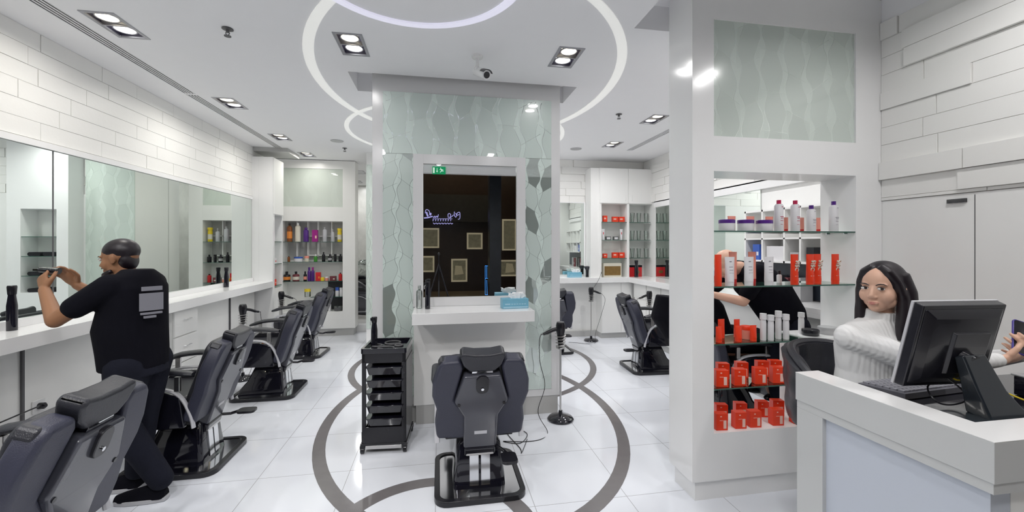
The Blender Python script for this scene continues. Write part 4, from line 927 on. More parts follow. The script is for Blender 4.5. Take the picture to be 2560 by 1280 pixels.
# ---------------------------------------------------------------- barber chair
def barber_chair():
    t = thing('barber_chair', '', 'chair', (0, 0, 0), 0, 'black barber chairs')
    # base
    m = MB(); rframe(m, rrect(-.29, .29, -.33, .30, .085), rrect(-.255, .255, -.295, .265, .06), 2, 0, .036); obj('base_rim', m, M_BLACK, t, .004)
    m = MB(); m.prism(rrect(-.258, .258, -.298, .268, .06), 2, .004, .028); obj('base_plate', m, M_CHROME, t)
    m = MB()
    def rr(x, y0, y1, z, r=.03): return [(a, b, z) for a, b in rrect(-x, x, y0, y1, r, 3)]
    m.rings([rr(.17, -.20, .25, .028), rr(.165, -.195, .23, .09), rr(.155, -.185, .16, .17), rr(.14, -.175, .10, .30), rr(.115, -.15, .08, .335)]); obj('pedestal', m, M_BLACKG, t)
    for s in (-1, 1):
        m = MB(); a, b = (.008, .066) if s > 0 else (-.066, -.008)
        m.add([(a, -.205, .05), (b, -.205, .05), (b, -.186, .285), (a, -.186, .285), (a, -.19, .05), (b, -.19, .05), (b, -.17, .285), (a, -.17, .285)], [(0, 1, 2, 3), (4, 7, 6, 5), (0, 4, 5, 1), (2, 6, 7, 3), (0, 3, 7, 4), (1, 5, 6, 2)])
        obj('cover_strip', m, M_CHROME, t)
    m = MB(); m.box(-.085, .085, -.185, .02, .28, .345); m.box(-.09, .09, -.20, -.16, .24, .33); obj('lift_bracket', m, M_STEEL, t, .006)
    m = MB(); m.tube([(.10, -.17, .29), (.16, -.24, .27), (.17, -.30, .285)], [.012, .012, .012], 8); m.prism(rrect(.115, .215, -.42, -.29, .03), 2, .275, .295, M=None); obj('foot_lever', m, M_BLACK, t, .004)
    # seat
    m = MB(); m.prism(rrect(-.245, .245, -.16, .31, .05), 2, .43, .555); obj('seat_cushion', m, M_LEATHER, t, .025, seg=4)
    m = MB(); m.box(-.22, .22, -.17, .26, .345, .43); obj('seat_frame', m, M_BLACK, t, .006)
    for s in (-1, 1):
        p = [(-.15, .35), (.27, .35), (.285, .42), (.25, .56), (.20, .60), (-.02, .60), (-.12, .56)]
        m = MB(); m.prism(p, 0, s * .25, s * .288); obj('side_panel', m, M_BLACKG, t, .008, seg=3)
        m = MB(); m.tube(smooth_path([(s * .272, .30, .47), (s * .272, .27, .58), (s * .272, .18, .618), (s * .272, -.02, .615), (s * .272, -.12, .56), (s * .272, -.18, .44), (s * .272, -.20, .345)], 5), [.012] * 31, 8, flat=1.4); obj('chrome_trim', m, M_SILV, t)
        for y in (.19, -.10):
            m = MB(); m.box(s * .27 - .012, s * .27 + .012, y - .018, y + .018, .60, .70); obj('arm_post', m, M_STEEL, t, .004)
        rs = []
        for k in range(9):
            u = k / 8; y = -.20 + .50 * u; z = .715 + .022 * math.sin(PI * min(1, u * 1.15)) - (.03 * max(0, u - .8) / .2); a = .036 * (1 if 0 < k < 8 else .7); b = .022 * (1 if 0 < k < 8 else .6)
            rs.append([(s * .275 + a * math.cos(2 * PI * q / 14), y, z + b * math.sin(2 * PI * q / 14)) for q in range(14)])
        m = MB(); m.rings(rs); obj('armrest', m, M_LEATHER, t)
    # leg rest
    m = MB(); m.add([(-.2, .29, .42), (.2, .29, .42), (.2, .47, .16), (-.2, .47, .16), (-.2, .25, .39), (.2, .25, .39), (.2, .43, .13), (-.2, .43, .13)], [(0, 1, 2, 3), (4, 7, 6, 5), (0, 4, 5, 1), (2, 6, 7, 3), (0, 3, 7, 4), (1, 5, 6, 2)]); obj('leg_rest', m, M_LEATHER, t, .012, seg=3)
    m = MB(); m.tube([(-.21, .40, .22), (-.21, .58, .10), (.21, .58, .10), (.21, .40, .22)], .011, 8); m.prism(rrect(-.19, .19, .46, .62, .03), 2, .085, .105); obj('foot_plate', m, M_STEEL, t, .003)
    # backrest, tilted about its lower edge
    T = Matrix.Translation((0, -.16, .37)) @ Matrix.Rotation(R(19), 4, 'X')
    def bk(name, mm, mt, bev=0, seg=3):
        mm.v = [tuple(T @ Vector(p)) for p in mm.v]; return obj(name, mm, mt, t, bev, seg=seg)
    for s in (-1, 1):
        w = [(.085, .0), (.275, .01), (.285, .12), (.272, .22), (.302, .33), (.298, .42), (.262, .54), (.235, .575), (.135, .58), (.115, .53), (.165, .30), (.09, .20)]
        m = MB(); m.prism([(s * a, b) for a, b in w], 1, -.045, .045); bk('backrest_wing', m, M_LEATHER2, .022, 4)
        m = MB(); m.prism([(s * a, b) for a, b in [(.14, .575), (.25, .572), (.27, .535), (.14, .55)]], 1, -.02, .05); bk('wing_cap', m, M_LEATHER, .012)
    m = MB(); m.prism(rrect(-.235, .235, .02, .56, .08), 1, .02, .085); bk('front_cushion', m, M_LEATHER, .02, 4)
    sh = [(-.105, -.06), (.105, -.06), (.108, .19), (.168, .30), (.112, .485), (-.112, .485), (-.168, .30), (-.108, .19)]
    m = MB(); m.prism(sh, 1, -.068, .01); bk('back_shell', m, M_SHELL, .014, 4)
    m = MB(); m.prism(rrect(-.038, .038, .37, .49, .034), 1, -.082, -.06); bk('headrest_latch', m, M_BLACK, .004)
    m = MB(); m.lathe([(.001, 0), (.009, 0), (.009, .006), (.001, .006)], n=12, M=Matrix.Translation((0, -.082, .405)) @ Matrix.Rotation(PI / 2, 4, 'X')); bk('latch_button', m, M_CHROME)
    for s in (-1, 1):
        m = MB(); m.lathe([(.001, 0), (.010, 0), (.010, .004), (.001, .004)], n=14, M=Matrix.Translation((s * .14, -.068, .285)) @ Matrix.Rotation(PI / 2, 4, 'X')); bk('shell_screw', m, M_BLACK)
    m = MB(); m.box(-.04, .04, -.0705, -.066, .055, .078); bk('maker_plate', m, M_SILV)
    m = MB(); m.prism([(-.065, .49), (.065, .49), (.06, .515), (-.06, .515)], 1, -.045, -.02); bk('headrest_bar', m, M_CHROME)
    hd = [(-.075, .50), (.075, .50), (.118, .545), (.14, .61), (.12, .635), (.05, .622), (-.05, .622), (-.12, .635), (-.14, .61), (-.118, .545)]
    m = MB(); m.prism(hd, 1, -.05, .045); bk('headrest', m, M_LEATHER, .022, 4)
    m = MB(); m.box(-.10, .10, -.075, .03, -.115, -.055); bk('hinge_cover', m, M_BLACKG, .01)
    return t
bc = barber_chair(); bc['label'] = 'black barber chair in front of the central styling mirror, seen from behind'; bc.location = (.262, 2.90, 0)
CH = [((-1.745, 1.97, 0), PI / 2, 'nearest left barber chair, its grey back filling the lower left of the room', 1.06),
      ((-1.86, 3.48, 0), PI / 2, 'black barber chair beside the standing barber at the left counter', 1.0),
      ((-1.82, 4.94, 0), PI / 2, 'third black barber chair along the left counter', 1.0),
      ((-1.97, 6.56, 0), PI / 2 - .04, 'farthest black barber chair at the end of the left counter', 1.0),
      ((2.71, 5.05, 0), -PI / 2 - .05, 'empty black barber chair in the right aisle facing the side counter', 1.0),
      ((2.70, 3.56, 0), -PI / 2, 'barber chair holding the caped customer behind the display pillar', 1.0),
      ((1.68, 6.20, 0), 0, 'black barber chair half hidden behind the central column, facing the back counter', 1.0)]
for loc, rz, lab, s in CH: dup(bc, lab, loc, rz, s)

# ---------------------------------------------------------------- hair dryer stands
def dryer_stand():
    t = thing('dryer_stand', '', 'stand', (0, 0, 0), 0, 'floor stands for hair dryers')
    m = MB(); m.lathe([(.001, 0), (.115, 0), (.12, .012), (.105, .030), (.05, .042), (.022, .05), (.016, .085), (.001, .085)], n=36); obj('base', m, M_BLACKG, t)
    m = MB(); m.cyl((0, 0, .07), (0, 0, .665), .0085, n=14); obj('pole', m, M_STEEL, t)
    m = MB(); pts = [Vector(((.038 + .008 * k / 64) * math.cos(2 * PI * k / 16), (.038 + .008 * k / 64) * math.sin(2 * PI * k / 16), .665 + .125 * k / 72)) for k in range(72)]
    m.tube(pts, .005, 6); m.lathe([(.001, .655), (.04, .655), (.042, .668), (.001, .668)], n=20); obj('coil_holder', m, M_STEEL, t)
    return t
def hair_dryer():
    t = thing('hair_dryer', '', 'hair dryer', (0, 0, 0), 0, 'black hair dryers')
    m = MB(); m.lathe([(.001, 0), (.022, 0), (.026, .05), (.033, .10), (.042, .15), (.043, .19), (.036, .215), (.001, .218)], n=24); obj('barrel', m, M_BLACK, t)
    m = MB(); m.lathe([(.001, .216), (.034, .214), (.034, .222), (.001, .222)], n=20); obj('air_filter', m, M_DARKG, t)
    m = MB(); m.tube(smooth_path([(-.02, 0, .16), (-.07, 0, .15), (-.13, 0, .125), (-.165, 0, .115)], 4), [.017] * 9 + [.013] * 4, 10); obj('handle', m, M_BLACK, t)
    m = MB(); m.tube([(-.162, 0, .116), (-.185, 0, .112)], .006, 6); obj('strain_relief', m, M_DARKG, t)
    return t
ds = dryer_stand(); hd = hair_dryer()
SD = [((1.10, 3.70), 0, 'round black floor stand with chrome pole right of the central column', 'black hair dryer hanging in the stand by the central column'),
      ((-2.30, 5.46), PI + .5, 'dryer stand behind the second left barber chair', 'black hair dryer upright behind the second left barber chair'),
      ((-2.36, 6.87), PI, 'dryer stand in the far left corner by the tall cabinet', 'black hair dryer in the far left corner'),
      ((2.51, 6.66), PI, 'thin dryer stand before the back right counter', 'black hair dryer on the stand before the back right counter'),
      ((3.18, 5.95), 0, 'dryer stand beside the right side counter', 'black hair dryer beside the right side counter'),
      ((-2.40, 2.10), PI, 'dryer stand before the left counter at the picture edge', 'black hair dryer at the lower left edge, handle pointing to the chair')]
for i, ((x, y), rz, la, lb) in enumerate(SD):
    a = ds if i == 0 else copy_tree(ds); b = hd if i == 0 else copy_tree(hd)
    a['label'] = la; b['label'] = lb; zz = .675 if i != 5 else .76
    a.location = (x, y, 0); b.location = (x, y, zz); b.rotation_euler = (0, 0, rz)
def cord(label, pts, r=.0028, n=8):
    m = MB(); m.tube(smooth_path(pts, n), r, 6); return tag(obj('power_cord', m, M_BLACK), label, 'cord', 'hair dryer cords')
def on(px_, py_, z=.004): return PZ(px_, py_, z)
yk = 3.70
cord('thin black cord dropping from the dryer by the column and curling on the floor', [(.915, yk, .787), (.90, yk, .72), PY(1350, 905, 3.68), PY(1362, 965, 3.62), PY(1345, 1030, 3.6), on(1369, 1080), on(1352, 1098), on(1310, 1104), on(1258, 1103), on(1300, 1108), on(1318, 1085), on(1290, 1072), on(1266, 1080), on(1300, 1120), on(1304, 1132), on(1318, 1098)], .003)
cord('cord looping down from the dryer stand before the back right counter', [(2.695, 6.66, .787), (2.74, 6.62, .68), (2.66, 6.62, .4), (2.56, 6.6, .12), (2.52, 6.5, .006), (2.36, 6.45, .006), (2.22, 6.55, .006), (2.1, 6.6, .006)])
cord('cord rising from the back right dryer up to the gift box on the counter', [(2.53, 6.68, .84), (2.66, 6.70, 1.02), (2.72, 6.72, 1.15), (2.74, 6.8, 1.07)])
cord('cord hanging from the upright dryer behind the second left chair', [(-2.143, 5.545, .787), (-2.14, 5.56, .6), (-2.2, 5.5, .3), (-2.3, 5.6, .01), (-2.5, 5.5, .006)])
cord('cord curling from the far left corner dryer', [(-2.175, 6.87, .79), (-2.13, 6.86, .72), (-2.12, 6.84, .5), (-2.2, 6.9, .1), (-2.3, 7.0, .006)])
p = PX(95, 1015, XL + .10)
cord('cord from the lower left dryer to the wall socket', [(-2.215, 2.10, .872), (-2.16, 2.22, .88), (-2.2, 2.38, .80), (-2.45, 2.5, .6), (p.x + .01, p.y, p.z)], .005)
cord('cord falling from the right side dryer', [(2.995, 5.95, .79), (2.97, 5.95, .70), (3.0, 5.98, .4), (3.1, 6.0, .006), (3.25, 5.9, .006)])
# black bag on the floor under the counter
t = thing('handbag', 'black bag with handles under the left counter behind the barber', 'bag', (-2.60, 2.75, 0))
m = MB(); m.rings([[(a, b, z) for a, b in rrect(-w_, w_, -l_, l_, .04, 3)] for z, w_, l_ in ((.0, .07, .16), (.15, .085, .19), (.50, .07, .19), (.62, .03, .17))]); obj('bag_body', m, M_BAG, t, .01)
for s in (-1, 1):
    m = MB(); m.tube(smooth_path([(s * .04, -.09, .60), (s * .045, -.07, .72), (s * .045, .0, .76), (s * .045, .07, .72), (s * .04, .09, .60)], 5), .007, 6); obj('handle', m, M_BAG, t)

# ---------------------------------------------------------------- trolley
t = thing('salon_trolley', 'tall black salon trolley with five drawers left of the central column', 'trolley', (-.405, 3.53, 0), R(-4))
hx, hy = .165, .185; H0 = .075; H1 = .80
for sx_ in (-1, 1):
    for sy_ in (-1, 1):
        m = MB(); m.box(sx_ * hx - .014 * (1 + sx_) , sx_ * hx + .014 * (1 - sx_), sy_ * hy - .014 * (1 + sy_), sy_ * hy + .014 * (1 - sy_), H0, H1 - .03); obj('corner_post', m, M_BLACK, t, .004)
m = MB(); m.box(-hx, hx, -hy, hy, .69, .775); obj('top_box', m, M_BLACK, t, .004)
m = MB(); rframe(m, rrect(-hx - .008, hx + .008, -hy - .008, hy + .008, .02), rrect(-hx + .012, hx - .012, -hy + .012, hy - .012, .015), 2, .765, .805); m.prism(rrect(-hx, hx, -hy, hy, .015), 2, .766, .780); obj('top_tray', m, M_BLACKG, t, .002)
m = MB()
for cx, cy, r_ in ((.0, -.105, .062), (.02, .09, .062), (-.09, .0, .04), (.085, -.005, .03)):
    m.tube([Vector((cx + r_ * math.cos(2 * PI * i / 24), cy + r_ * math.sin(2 * PI * i / 24), .786)) for i in range(24)], .0065, 6, closed=True)
obj('tool_ring', m, M_DARKG, t)
for s in (-1, 1):
    m = MB(); m.box(-hx + .012, hx - .012, s * hy - .006, s * hy + .006, H0, .20); m.box(-hx + .012, -hx + .03, s * hy - .006, s * hy + .006, .2, .7); m.box(hx - .03, hx - .012, s * hy - .006, s * hy + .006, .2, .7); obj('end_panel', m, M_BLACK, t)
for s in (-1, 1):
    m = MB(); m.box(s * hx - .004, s * hx + .004, -hy + .01, hy - .01, H0, .70 if s > 0 else .16); obj('side_panel', m, M_BLACK, t)
for k in range(5):
    z = .60 - .098 * k
    m = MB(); m.rings([[(a, b, zz) for a, b in rrect(-hx + .035 - e, hx - .018 + e, -hy - .012 - e, hy - .02, .02, 3)] for zz, e in ((z, -.012), (z + .055, .0))]); m.rings([[(a, b, zz) for a, b in rrect(-hx + .028, hx - .012, -hy - .022, hy - .014, .02, 3)] for zz in (z + .055, z + .064)])
    obj('drawer', m, M_BLACKG, t, .002)
m = MB(); m.box(-hx + .05, hx - .03, -hy - .003, -hy + .001, .165, .185); obj('silver_bar', m, M_STEEL, t)
m = MB(); m.box(-hx - .01, hx + .01, -hy - .01, hy + .01, .060, .078); m.box(-hx + .03, hx - .03, -hy - .012, -hy - .008, .035, .062, 1); obj('bottom_plate', m, [M_BLACK, M_STEEL], t, .003)
m = MB(); m.box(-hx + .012, hx - .012, hy - .02, hy - .012, .2, .70); obj('back_panel', m, M_BLACK, t)
for sx_ in (-1, 1):
    for sy_ in (-1, 1):
        m = MB(); m.cyl((sx_ * (hx - .005) - .014, sy_ * (hy - .005), .025), (sx_ * (hx - .005) + .014, sy_ * (hy - .005), .025), .025, n=18); m.box(sx_ * (hx - .005) - .018, sx_ * (hx - .005) + .018, sy_ * (hy - .005) - .018, sy_ * (hy - .005) + .018, .035, .062); obj('caster', m, M_BLACK, t, .003)
p = PZ(940, 862, .80); spray('black spray bottle standing on the trolley top', (-.515, 3.53, .785), R(200), .235, .026)

# ---------------------------------------------------------------- shampoo chair in the passage
t = thing('shampoo_chair', 'black shampoo chair with silver trim on the raised step in the back passage', 'chair', (-1.50, 9.05, .15), R(60))
m = MB(); m.rings([[(a, b, z) for a, b in rrect(-w_, w_, -l_, l_, .10, 4)] for z, w_, l_ in ((.06, .25, .34), (.28, .33, .42), (.48, .34, .44), (.52, .30, .40))]); obj('tub_base', m, M_SHELL, t, .01)
m = MB(); m.prism(rrect(-.24, .24, -.30, .34, .08), 2, .49, .60); obj('seat', m, M_LEATHER, t, .02)
for s in (-1, 1):
    m = MB(); m.tube(smooth_path([(s * .30, -.38, .52), (s * .32, -.1, .70), (s * .32, .25, .68), (s * .30, .40, .50)], 5), .035, 10); obj('armrest', m, M_LEATHER, t)
    m = MB(); m.tube(smooth_path([(s * .345, -.30, .14), (s * .35, -.30, .40), (s * .35, .2, .44), (s * .345, .34, .30), (s * .345, .30, .12), (s * .345, -.30, .14)], 5), .008, 6); obj('silver_trim', m, M_SILV, t)
m = MB(); m.box(-.22, .22, -.46, -.34, .5, .95); obj('backrest', m, M_LEATHER, t, .04)
m = MB(); m.prism(rrect(-.30, .30, -.40, .40, .1), 2, .0, .06); obj('chrome_foot', m, M_STEEL, t)
t = thing('clear_basin_cover', 'crumpled clear plastic cover over the shampoo basin', 'cover', (-1.62, 9.55, .95))
m = MB(); rnd = random.Random(5); m.ell((0, 0, .1), (.28, .22, .22)); m.v = [(x + rnd.uniform(-.03, .03), y + rnd.uniform(-.03, .03), z + rnd.uniform(-.03, .03)) for x, y, z in m.v]; obj('plastic_film', m, M_GLASSW, t)
m = MB(); m.box(-.2, .2, -.15, .2, -.80, .0); obj('basin_pedestal', m, M_BLACKG, t, .03)

# ---------------------------------------------------------------- office chair at the desk
t = thing('office_chair', 'black quilted round back chair behind the reception desk', 'chair', (2.055, 1.74, 0))
m = MB(); rs = []
NA = 40
for k in range(NA + 1):
    u = k / NA; a = R(8 + 190 * u); e = 1 - abs(2 * u - 1) ** 3; ztop = .88 + .175 * e; zb = .70
    ch = .007 * abs(math.sin(PI * u * 8)); prof = []
    for q in range(13):
        v = q / 12; z = zb + (ztop - zb) * v; ro = .285 + .02 * v + ch * 1.2 + .010 * abs(math.sin(PI * v * 2.5)) + .008; prof.append((ro * math.cos(a), ro * math.sin(a), z))
    for q in range(13):
        v = 1 - q / 12; z = zb + (ztop - zb) * v; ri = .245 + .02 * v - ch - .008 * abs(math.sin(PI * v * 2.5)); prof.append((ri * math.cos(a), ri * math.sin(a), z + (.0 if q else .004)))
    rs.append(prof)
m.rings(rs); obj('quilted_back', m, M_LEATHER, t, 0, ang=60)
m = MB(); m.tube([(.287 * math.cos(R(8 + 190 * k / 30)), .287 * math.sin(R(8 + 190 * k / 30)), .88 + .175 * (1 - abs(k / 15 - 1) ** 3) + .004) for k in range(31)], .021, 8); obj('back_rim', m, M_LEATHER, t)
m = MB(); m.lathe([(.001, .64), (.25, .64), (.27, .68), (.25, .72), (.001, .73)], n=28); obj('seat', m, M_LEATHER, t)
m = MB(); m.cyl((0, 0, .08), (0, 0, .64), .025, n=16); obj('gas_column', m, M_CHROME, t)
m = MB(); m.tube([Vector((.17 * math.cos(2 * PI * i / 24), .17 * math.sin(2 * PI * i / 24), .32)) for i in range(24)], .01, 6, closed=True); obj('foot_ring', m, M_CHROME, t)
for k in range(5):
    a = 2 * PI * k / 5 + .3
    m = MB(); m.tube([(0, 0, .10), (.26 * math.cos(a), .26 * math.sin(a), .055)], [.022, .014], 8); leg = obj('leg', m, M_CHROME, t)
    m = MB(); m.ell((.265 * math.cos(a), .265 * math.sin(a), .026), (.024, .024, .026)); obj('caster', m, M_BLACK, leg)

# ---------------------------------------------------------------- people
def unit(v): v = Vector(v); v.normalize(); return v
def hand(m, W, d, nrm, s=1.0, curl=(.5, .7, .5), side=1, thumb_in=.5, spread=.08):
    """palm from wrist W along d, palm facing nrm; side=+1 puts the thumb on d x nrm"""
    W = Vector(W); d = unit(d); nrm = Vector(nrm); nrm = unit(nrm - d * nrm.dot(d)); sd = d.cross(nrm) * side
    def ring(c, a, b): return [c + sd * math.cos(2 * PI * q / 14) * a + nrm * math.sin(2 * PI * q / 14) * b for q in range(14)]
    m.rings([ring(W - d * .02 * s, .024 * s, .018 * s), ring(W + d * .01 * s, .026 * s, .017 * s), ring(W + d * .045 * s, .038 * s, .016 * s), ring(W + d * .085 * s, .041 * s, .014 * s), ring(W + d * .098 * s, .034 * s, .010 * s)])
    for k, (off, ln, r_) in enumerate(((.030, .95, .0088), (.010, 1.05, .009), (-.0105, 1.0, .0086), (-.030, .80, .0076))):
        p = W + d * (.088 - .004 * abs(k - 1)) * s + sd * off * s; a = 0; pts = [p - d * .01 * s, p]
        for j, L in enumerate((.044, .027, .021)):
            a += curl[j] * (1 + .12 * k); dd = d * math.cos(a) + nrm * math.sin(a) + sd * (spread * (1.5 - k) * .5 * (1 if j == 0 else .2)); dd.normalize()
            p = p + dd * L * ln * s; pts.append(p)
        m.chain(pts, [r_ * s * 1.05, r_ * s * 1.05, r_ * s, r_ * s * .92, r_ * s * .8])
    p = W + d * .022 * s + sd * .026 * s + nrm * .004 * s
    t1 = unit(d * .62 + sd * .70 + nrm * .25 * thumb_in); t2 = unit(d * .85 + sd * .25 + nrm * .45 * thumb_in); t3 = unit(d * .9 + nrm * .5 * thumb_in)
    m.chain([p, p + t1 * .036 * s, p + t1 * .036 * s + t2 * .030 * s, p + t1 * .036 * s + t2 * .030 * s + t3 * .024 * s], [.014 * s, .0115 * s, .0100 * s, .0085 * s])

def headM(center, face, up=(0, 0, 1)):
    f = unit(face); up = Vector(up); r = unit(f.cross(up)); u = r.cross(f).normalized()
    M = Matrix((r, f, u)).transposed().to_4x4(); M.translation = Vector(center); return M   # local x = its right, y = face, z = up
def head_geo(m, M, s=1.0, nose=1.0, ears=True):
    S = M @ Matrix.Scale(s, 4)
    m.ell((0, -.012, .030), (.074, .092, .088), S, n=28, k=18)
    m.ell((0, .016, -.020), (.064, .070, .085), S, n=28, k=18)
    m.ell((0, .040, -.066), (.040, .040, .042), S, n=20, k=12)
    m.ell((0, .058, -.088), (.022, .022, .018), S)
    for q in (-1, 1):
        m.ell((q * .040, .045, -.030), (.026, .030, .034), S)       # cheeks
        m.ell((q * .040, .012, -.060), (.021, .034, .028), S)       # jaw corner
        m.ell((q * .032, .070, .021), (.022, .012, .006), S)        # brow ridge
        if ears:
            m.ell((q * .076, -.010, -.005), (.008, .017, .030), S); m.ell((q * .080, -.016, .004), (.006, .010, .020), S)
    m.tube([(0, .074, .012), (0, .088, -.010), (0, .100 * nose, -.030), (0, .086, -.040)], [.007, .009, .012, .009], 12, M=S)
    for q in (-1, 1): m.ell((q * .011, .086, -.036), (.008, .010, .007), S)
    m.ell((0, .080, -.064), (.022, .010, .011), S)
def face_parts(t, M, s, skin, lip=M_SKINR, look=0.0, brow=M_HAIR, lid=True):
    S = M @ Matrix.Scale(s, 4)
    for q in (-1, 1):
        m = MB(); m.ell((q * .031, .0785, .004), (.0150, .0065, .0072), S, n=18, k=10); obj('eye', m, M_EYEW, t)
        m = MB(); m.ell((q * .031 + look, .0835, .0045), (.0064, .0025, .0066), S, n=16, k=8); obj('iris', m, M_IRIS, t)
        m = MB(); m.tube([Vector((q * .031 + a, .083 - abs(a) * .25, .0105 - a * a * 22)) for a in (-.015, -.008, 0, .008, .015)], [.0014, .002, .0022, .002, .0014], 6, M=S); obj('eyelid', m, M_HAIR, t)
        m = MB(); m.tube([Vector((q * (.031 + a), .084 - max(0, a) * .35, .026 - a * a * 18 + a * .12)) for a in (-.018, -.008, 0, .010, .020)], [.0018, .0026, .0027, .0022, .0012], 6, M=S); obj('eyebrow', m, brow, t)
    m = MB(); m.tube([Vector((a, .0895 - abs(a) * .45, -.0605 - abs(a) * .06)) for a in (-.022, -.011, 0, .011, .022)], [.0015, .0034, .0032, .0034, .0015], 8, M=S)
    m.tube([Vector((a, .0885 - abs(a) * .45, -.0675 + abs(a) * .12)) for a in (-.020, -.010, 0, .010, .020)], [.0015, .0042, .0048, .0042, .0015], 8, M=S); obj('mouth', m, lip, t)

def torso(m, secs, M=None):
    """secs: (center, half width, half depth, facing angle)"""
    rs = []
    for c, a, b, ang in secs:
        c = Vector(c); ca_, sa_ = math.cos(ang), math.sin(ang)
        rs.append([c + Vector((ca_ * a * math.cos(q) - sa_ * b * math.sin(q), sa_ * a * math.cos(q) + ca_ * b * math.sin(q), 0)) for q in [2 * PI * i / 28 for i in range(28)]])
    m.rings(rs, M=M)

# --- woman at the reception
t = thing('person', 'seated person in white ribbed turtleneck, long dark hair, holding a phone behind the desk', 'person', (0, 0, 0))
hc = Vector((1.99, 1.59, 1.405)); fdir = Vector((-.955, -.30, -.03)); HM = headM(hc, fdir)
tf = R(-14)   # torso facing close to -y
sh_r, sh_l = Vector((1.835, 1.63, 1.205)), Vector((2.175, 1.58, 1.205))
el_r, wr_r = Vector((2.045, 1.44, 1.085)), Vector((2.285, 1.345, 1.130))
el_l, wr_l = Vector((2.44, 1.50, 1.08)), Vector((2.435, 1.37, 1.135))
m = MB(); head_geo(m, HM, .97, .93)
m.tube([hc + Vector((.02, .015, -.05)), hc + Vector((.03, .02, -.13)), (2.01, 1.62, 1.19)], [.050, .046, .055], 18)
torso(m, [((2.005, 1.63, .78), .135, .10, tf), ((2.005, 1.63, 1.0), .12, .09, tf), ((2.005, 1.62, 1.18), .14, .08, tf)])
m.chain([sh_r + Vector((.04, 0, -.02)), el_r, wr_r], [.026, .025, .020]); m.chain([sh_l + Vector((-.04, 0, -.02)), el_l, wr_l], [.026, .025, .020])
hand(m, wr_r, (.75, -.05, .10), (.1, .6, .5), .92, (.55, .65, .45), 1, .8)
hand(m, wr_l, (-.55, -.35, .25), (-.2, .5, .6), .92, (.5, .6, .5), -1, .8)
for s_ in (-1, 1):
    hp = Vector((2.005 + s_ * .085, 1.62, .76)); kn = Vector((2.02 + s_ * .10, 1.26 + .0, .74)); ft = Vector((2.02 + s_ * .10, 1.32, .36))
    m.chain([hp, kn, ft], [.07, .055, .04])
body('body', m, M_SKIN, t, .0040, 3)
face_parts(t, HM, .97, M_SKIN, look=-.005)
# hair: cap, side curtains
m = MB(); S = HM @ Matrix.Scale(.97, 4)
m.ell((0, -.026, .036), (.086, .098, .092), S, n=30, k=20)
for q in (-1, 1):
    m.tube([Vector((q * .016, .040, .108)), Vector((q * .046, .044, .080)), Vector((q * .072, .022, .030)), Vector((q * .080, -.008, -.040)), Vector((q * .080, -.006, -.110)), Vector((q * .078, .004, -.175)), Vector((q * .070, .012, -.235))], [.014, .020, .018, .024, .030, .030, .014], 14, M=S, flat=.9)
    m.tube([Vector((q * .055, -.03, .06)), Vector((q * .082, -.040, -.02)), Vector((q * .085, -.045, -.11)), Vector((q * .08, -.04, -.19)), Vector((q * .07, -.03, -.24))], [.04, .036, .036, .034, .014], 14, M=S)
m.tube([Vector((0, -.07, .04)), Vector((0, -.088, -.05)), Vector((0, -.085, -.15)), Vector((0, -.08, -.23))], [.07, .062, .056, .03], 16, M=S, flat=.6)
body('hair', m, M_HAIR, t, .0045, 12)
# the visible ear in front of the hair
m = MB(); m.ell((-.084, .004, -.014), (.008, .013, .025), S); m.ell((-.089, -.001, -.004), (.005, .009, .014), S); obj('ear', m, M_SKIN, t)
m = MB()
torso(m, [((2.005, 1.64, .80), .165, .125, tf), ((2.00, 1.64, .90), .160, .125, tf), ((2.0, 1.635, 1.02), .150, .115, tf), ((2.005, 1.625, 1.13), .175, .110, tf), ((2.005, 1.615, 1.19), .178, .090, tf), ((2.008, 1.615, 1.235), .135, .072, tf), ((2.008, 1.615, 1.26), .08, .06, tf)])
m.tube([(2.008, 1.615, 1.22), (2.012, 1.61, 1.265), (2.012, 1.605, 1.30)], [.070, .059, .057], 20)
m.chain([sh_r + Vector((.030, 0, -.028)), (sh_r + el_r) / 2 + Vector((0, 0, -.005)), el_r + Vector((0, 0, -.008)), (el_r + wr_r) / 2, wr_r - (wr_r - el_r) * .08], [.060, .056, .050, .040, .029])
m.chain([sh_l + Vector((-.02, 0, -.012)), el_l, wr_l - (wr_l - el_l) * .1], [.056, .043, .028])
for k in range(5): m.tube([Vector((1.85 + .02 * k, 1.52, .86 + .03 * k)), Vector((2.0, 1.505, .84 + .035 * k)), Vector((2.12, 1.50, .86 + .045 * k))], [.008, .016, .008], 8)
body('sweater', m, M_KNIT, t, .0045, 2)
m = MB()
torso(m, [((2.005, 1.63, .72), .17, .14, tf), ((2.005, 1.63, .84), .155, .115, tf)])
for s_ in (-1, 1):
    hp = Vector((2.005 + s_ * .085, 1.62, .76)); kn = Vector((2.02 + s_ * .10, 1.27, .76)); ft = Vector((2.02 + s_ * .10, 1.33, .40))
    m.chain([hp, kn, ft], [.088, .068, .052])
body('trousers', m, M_JEANS, t, .006, 2)
for s_ in (-1, 1):
    m = MB(); m.ell((2.02 + s_ * .10, 1.28, .335), (.042, .11, .035)); obj('shoe', m, M_BLACK, t)
t = thing('smartphone', 'purple smartphone held by the seated person in white', 'phone', (2.375, 1.335, 1.215)); t.rotation_euler = (R(62), R(20), R(-28))
m = MB(); m.prism(rrect(-.037, .037, -.076, .076, .012), 2, -.0045, .0045); obj('phone_case', m, M_PHONE, t, .003)
m = MB(); m.prism(rrect(-.034, .034, -.072, .072, .010), 2, .0045, .0052); obj('screen', m, M_BLACKG, t)
m = MB(); m.lathe([(.001, -.006), (.008, -.006), (.008, -.0045), (.001, -.0045)], (-.02, .055, 0), 14); obj('camera_lens', m, M_SILV, t)

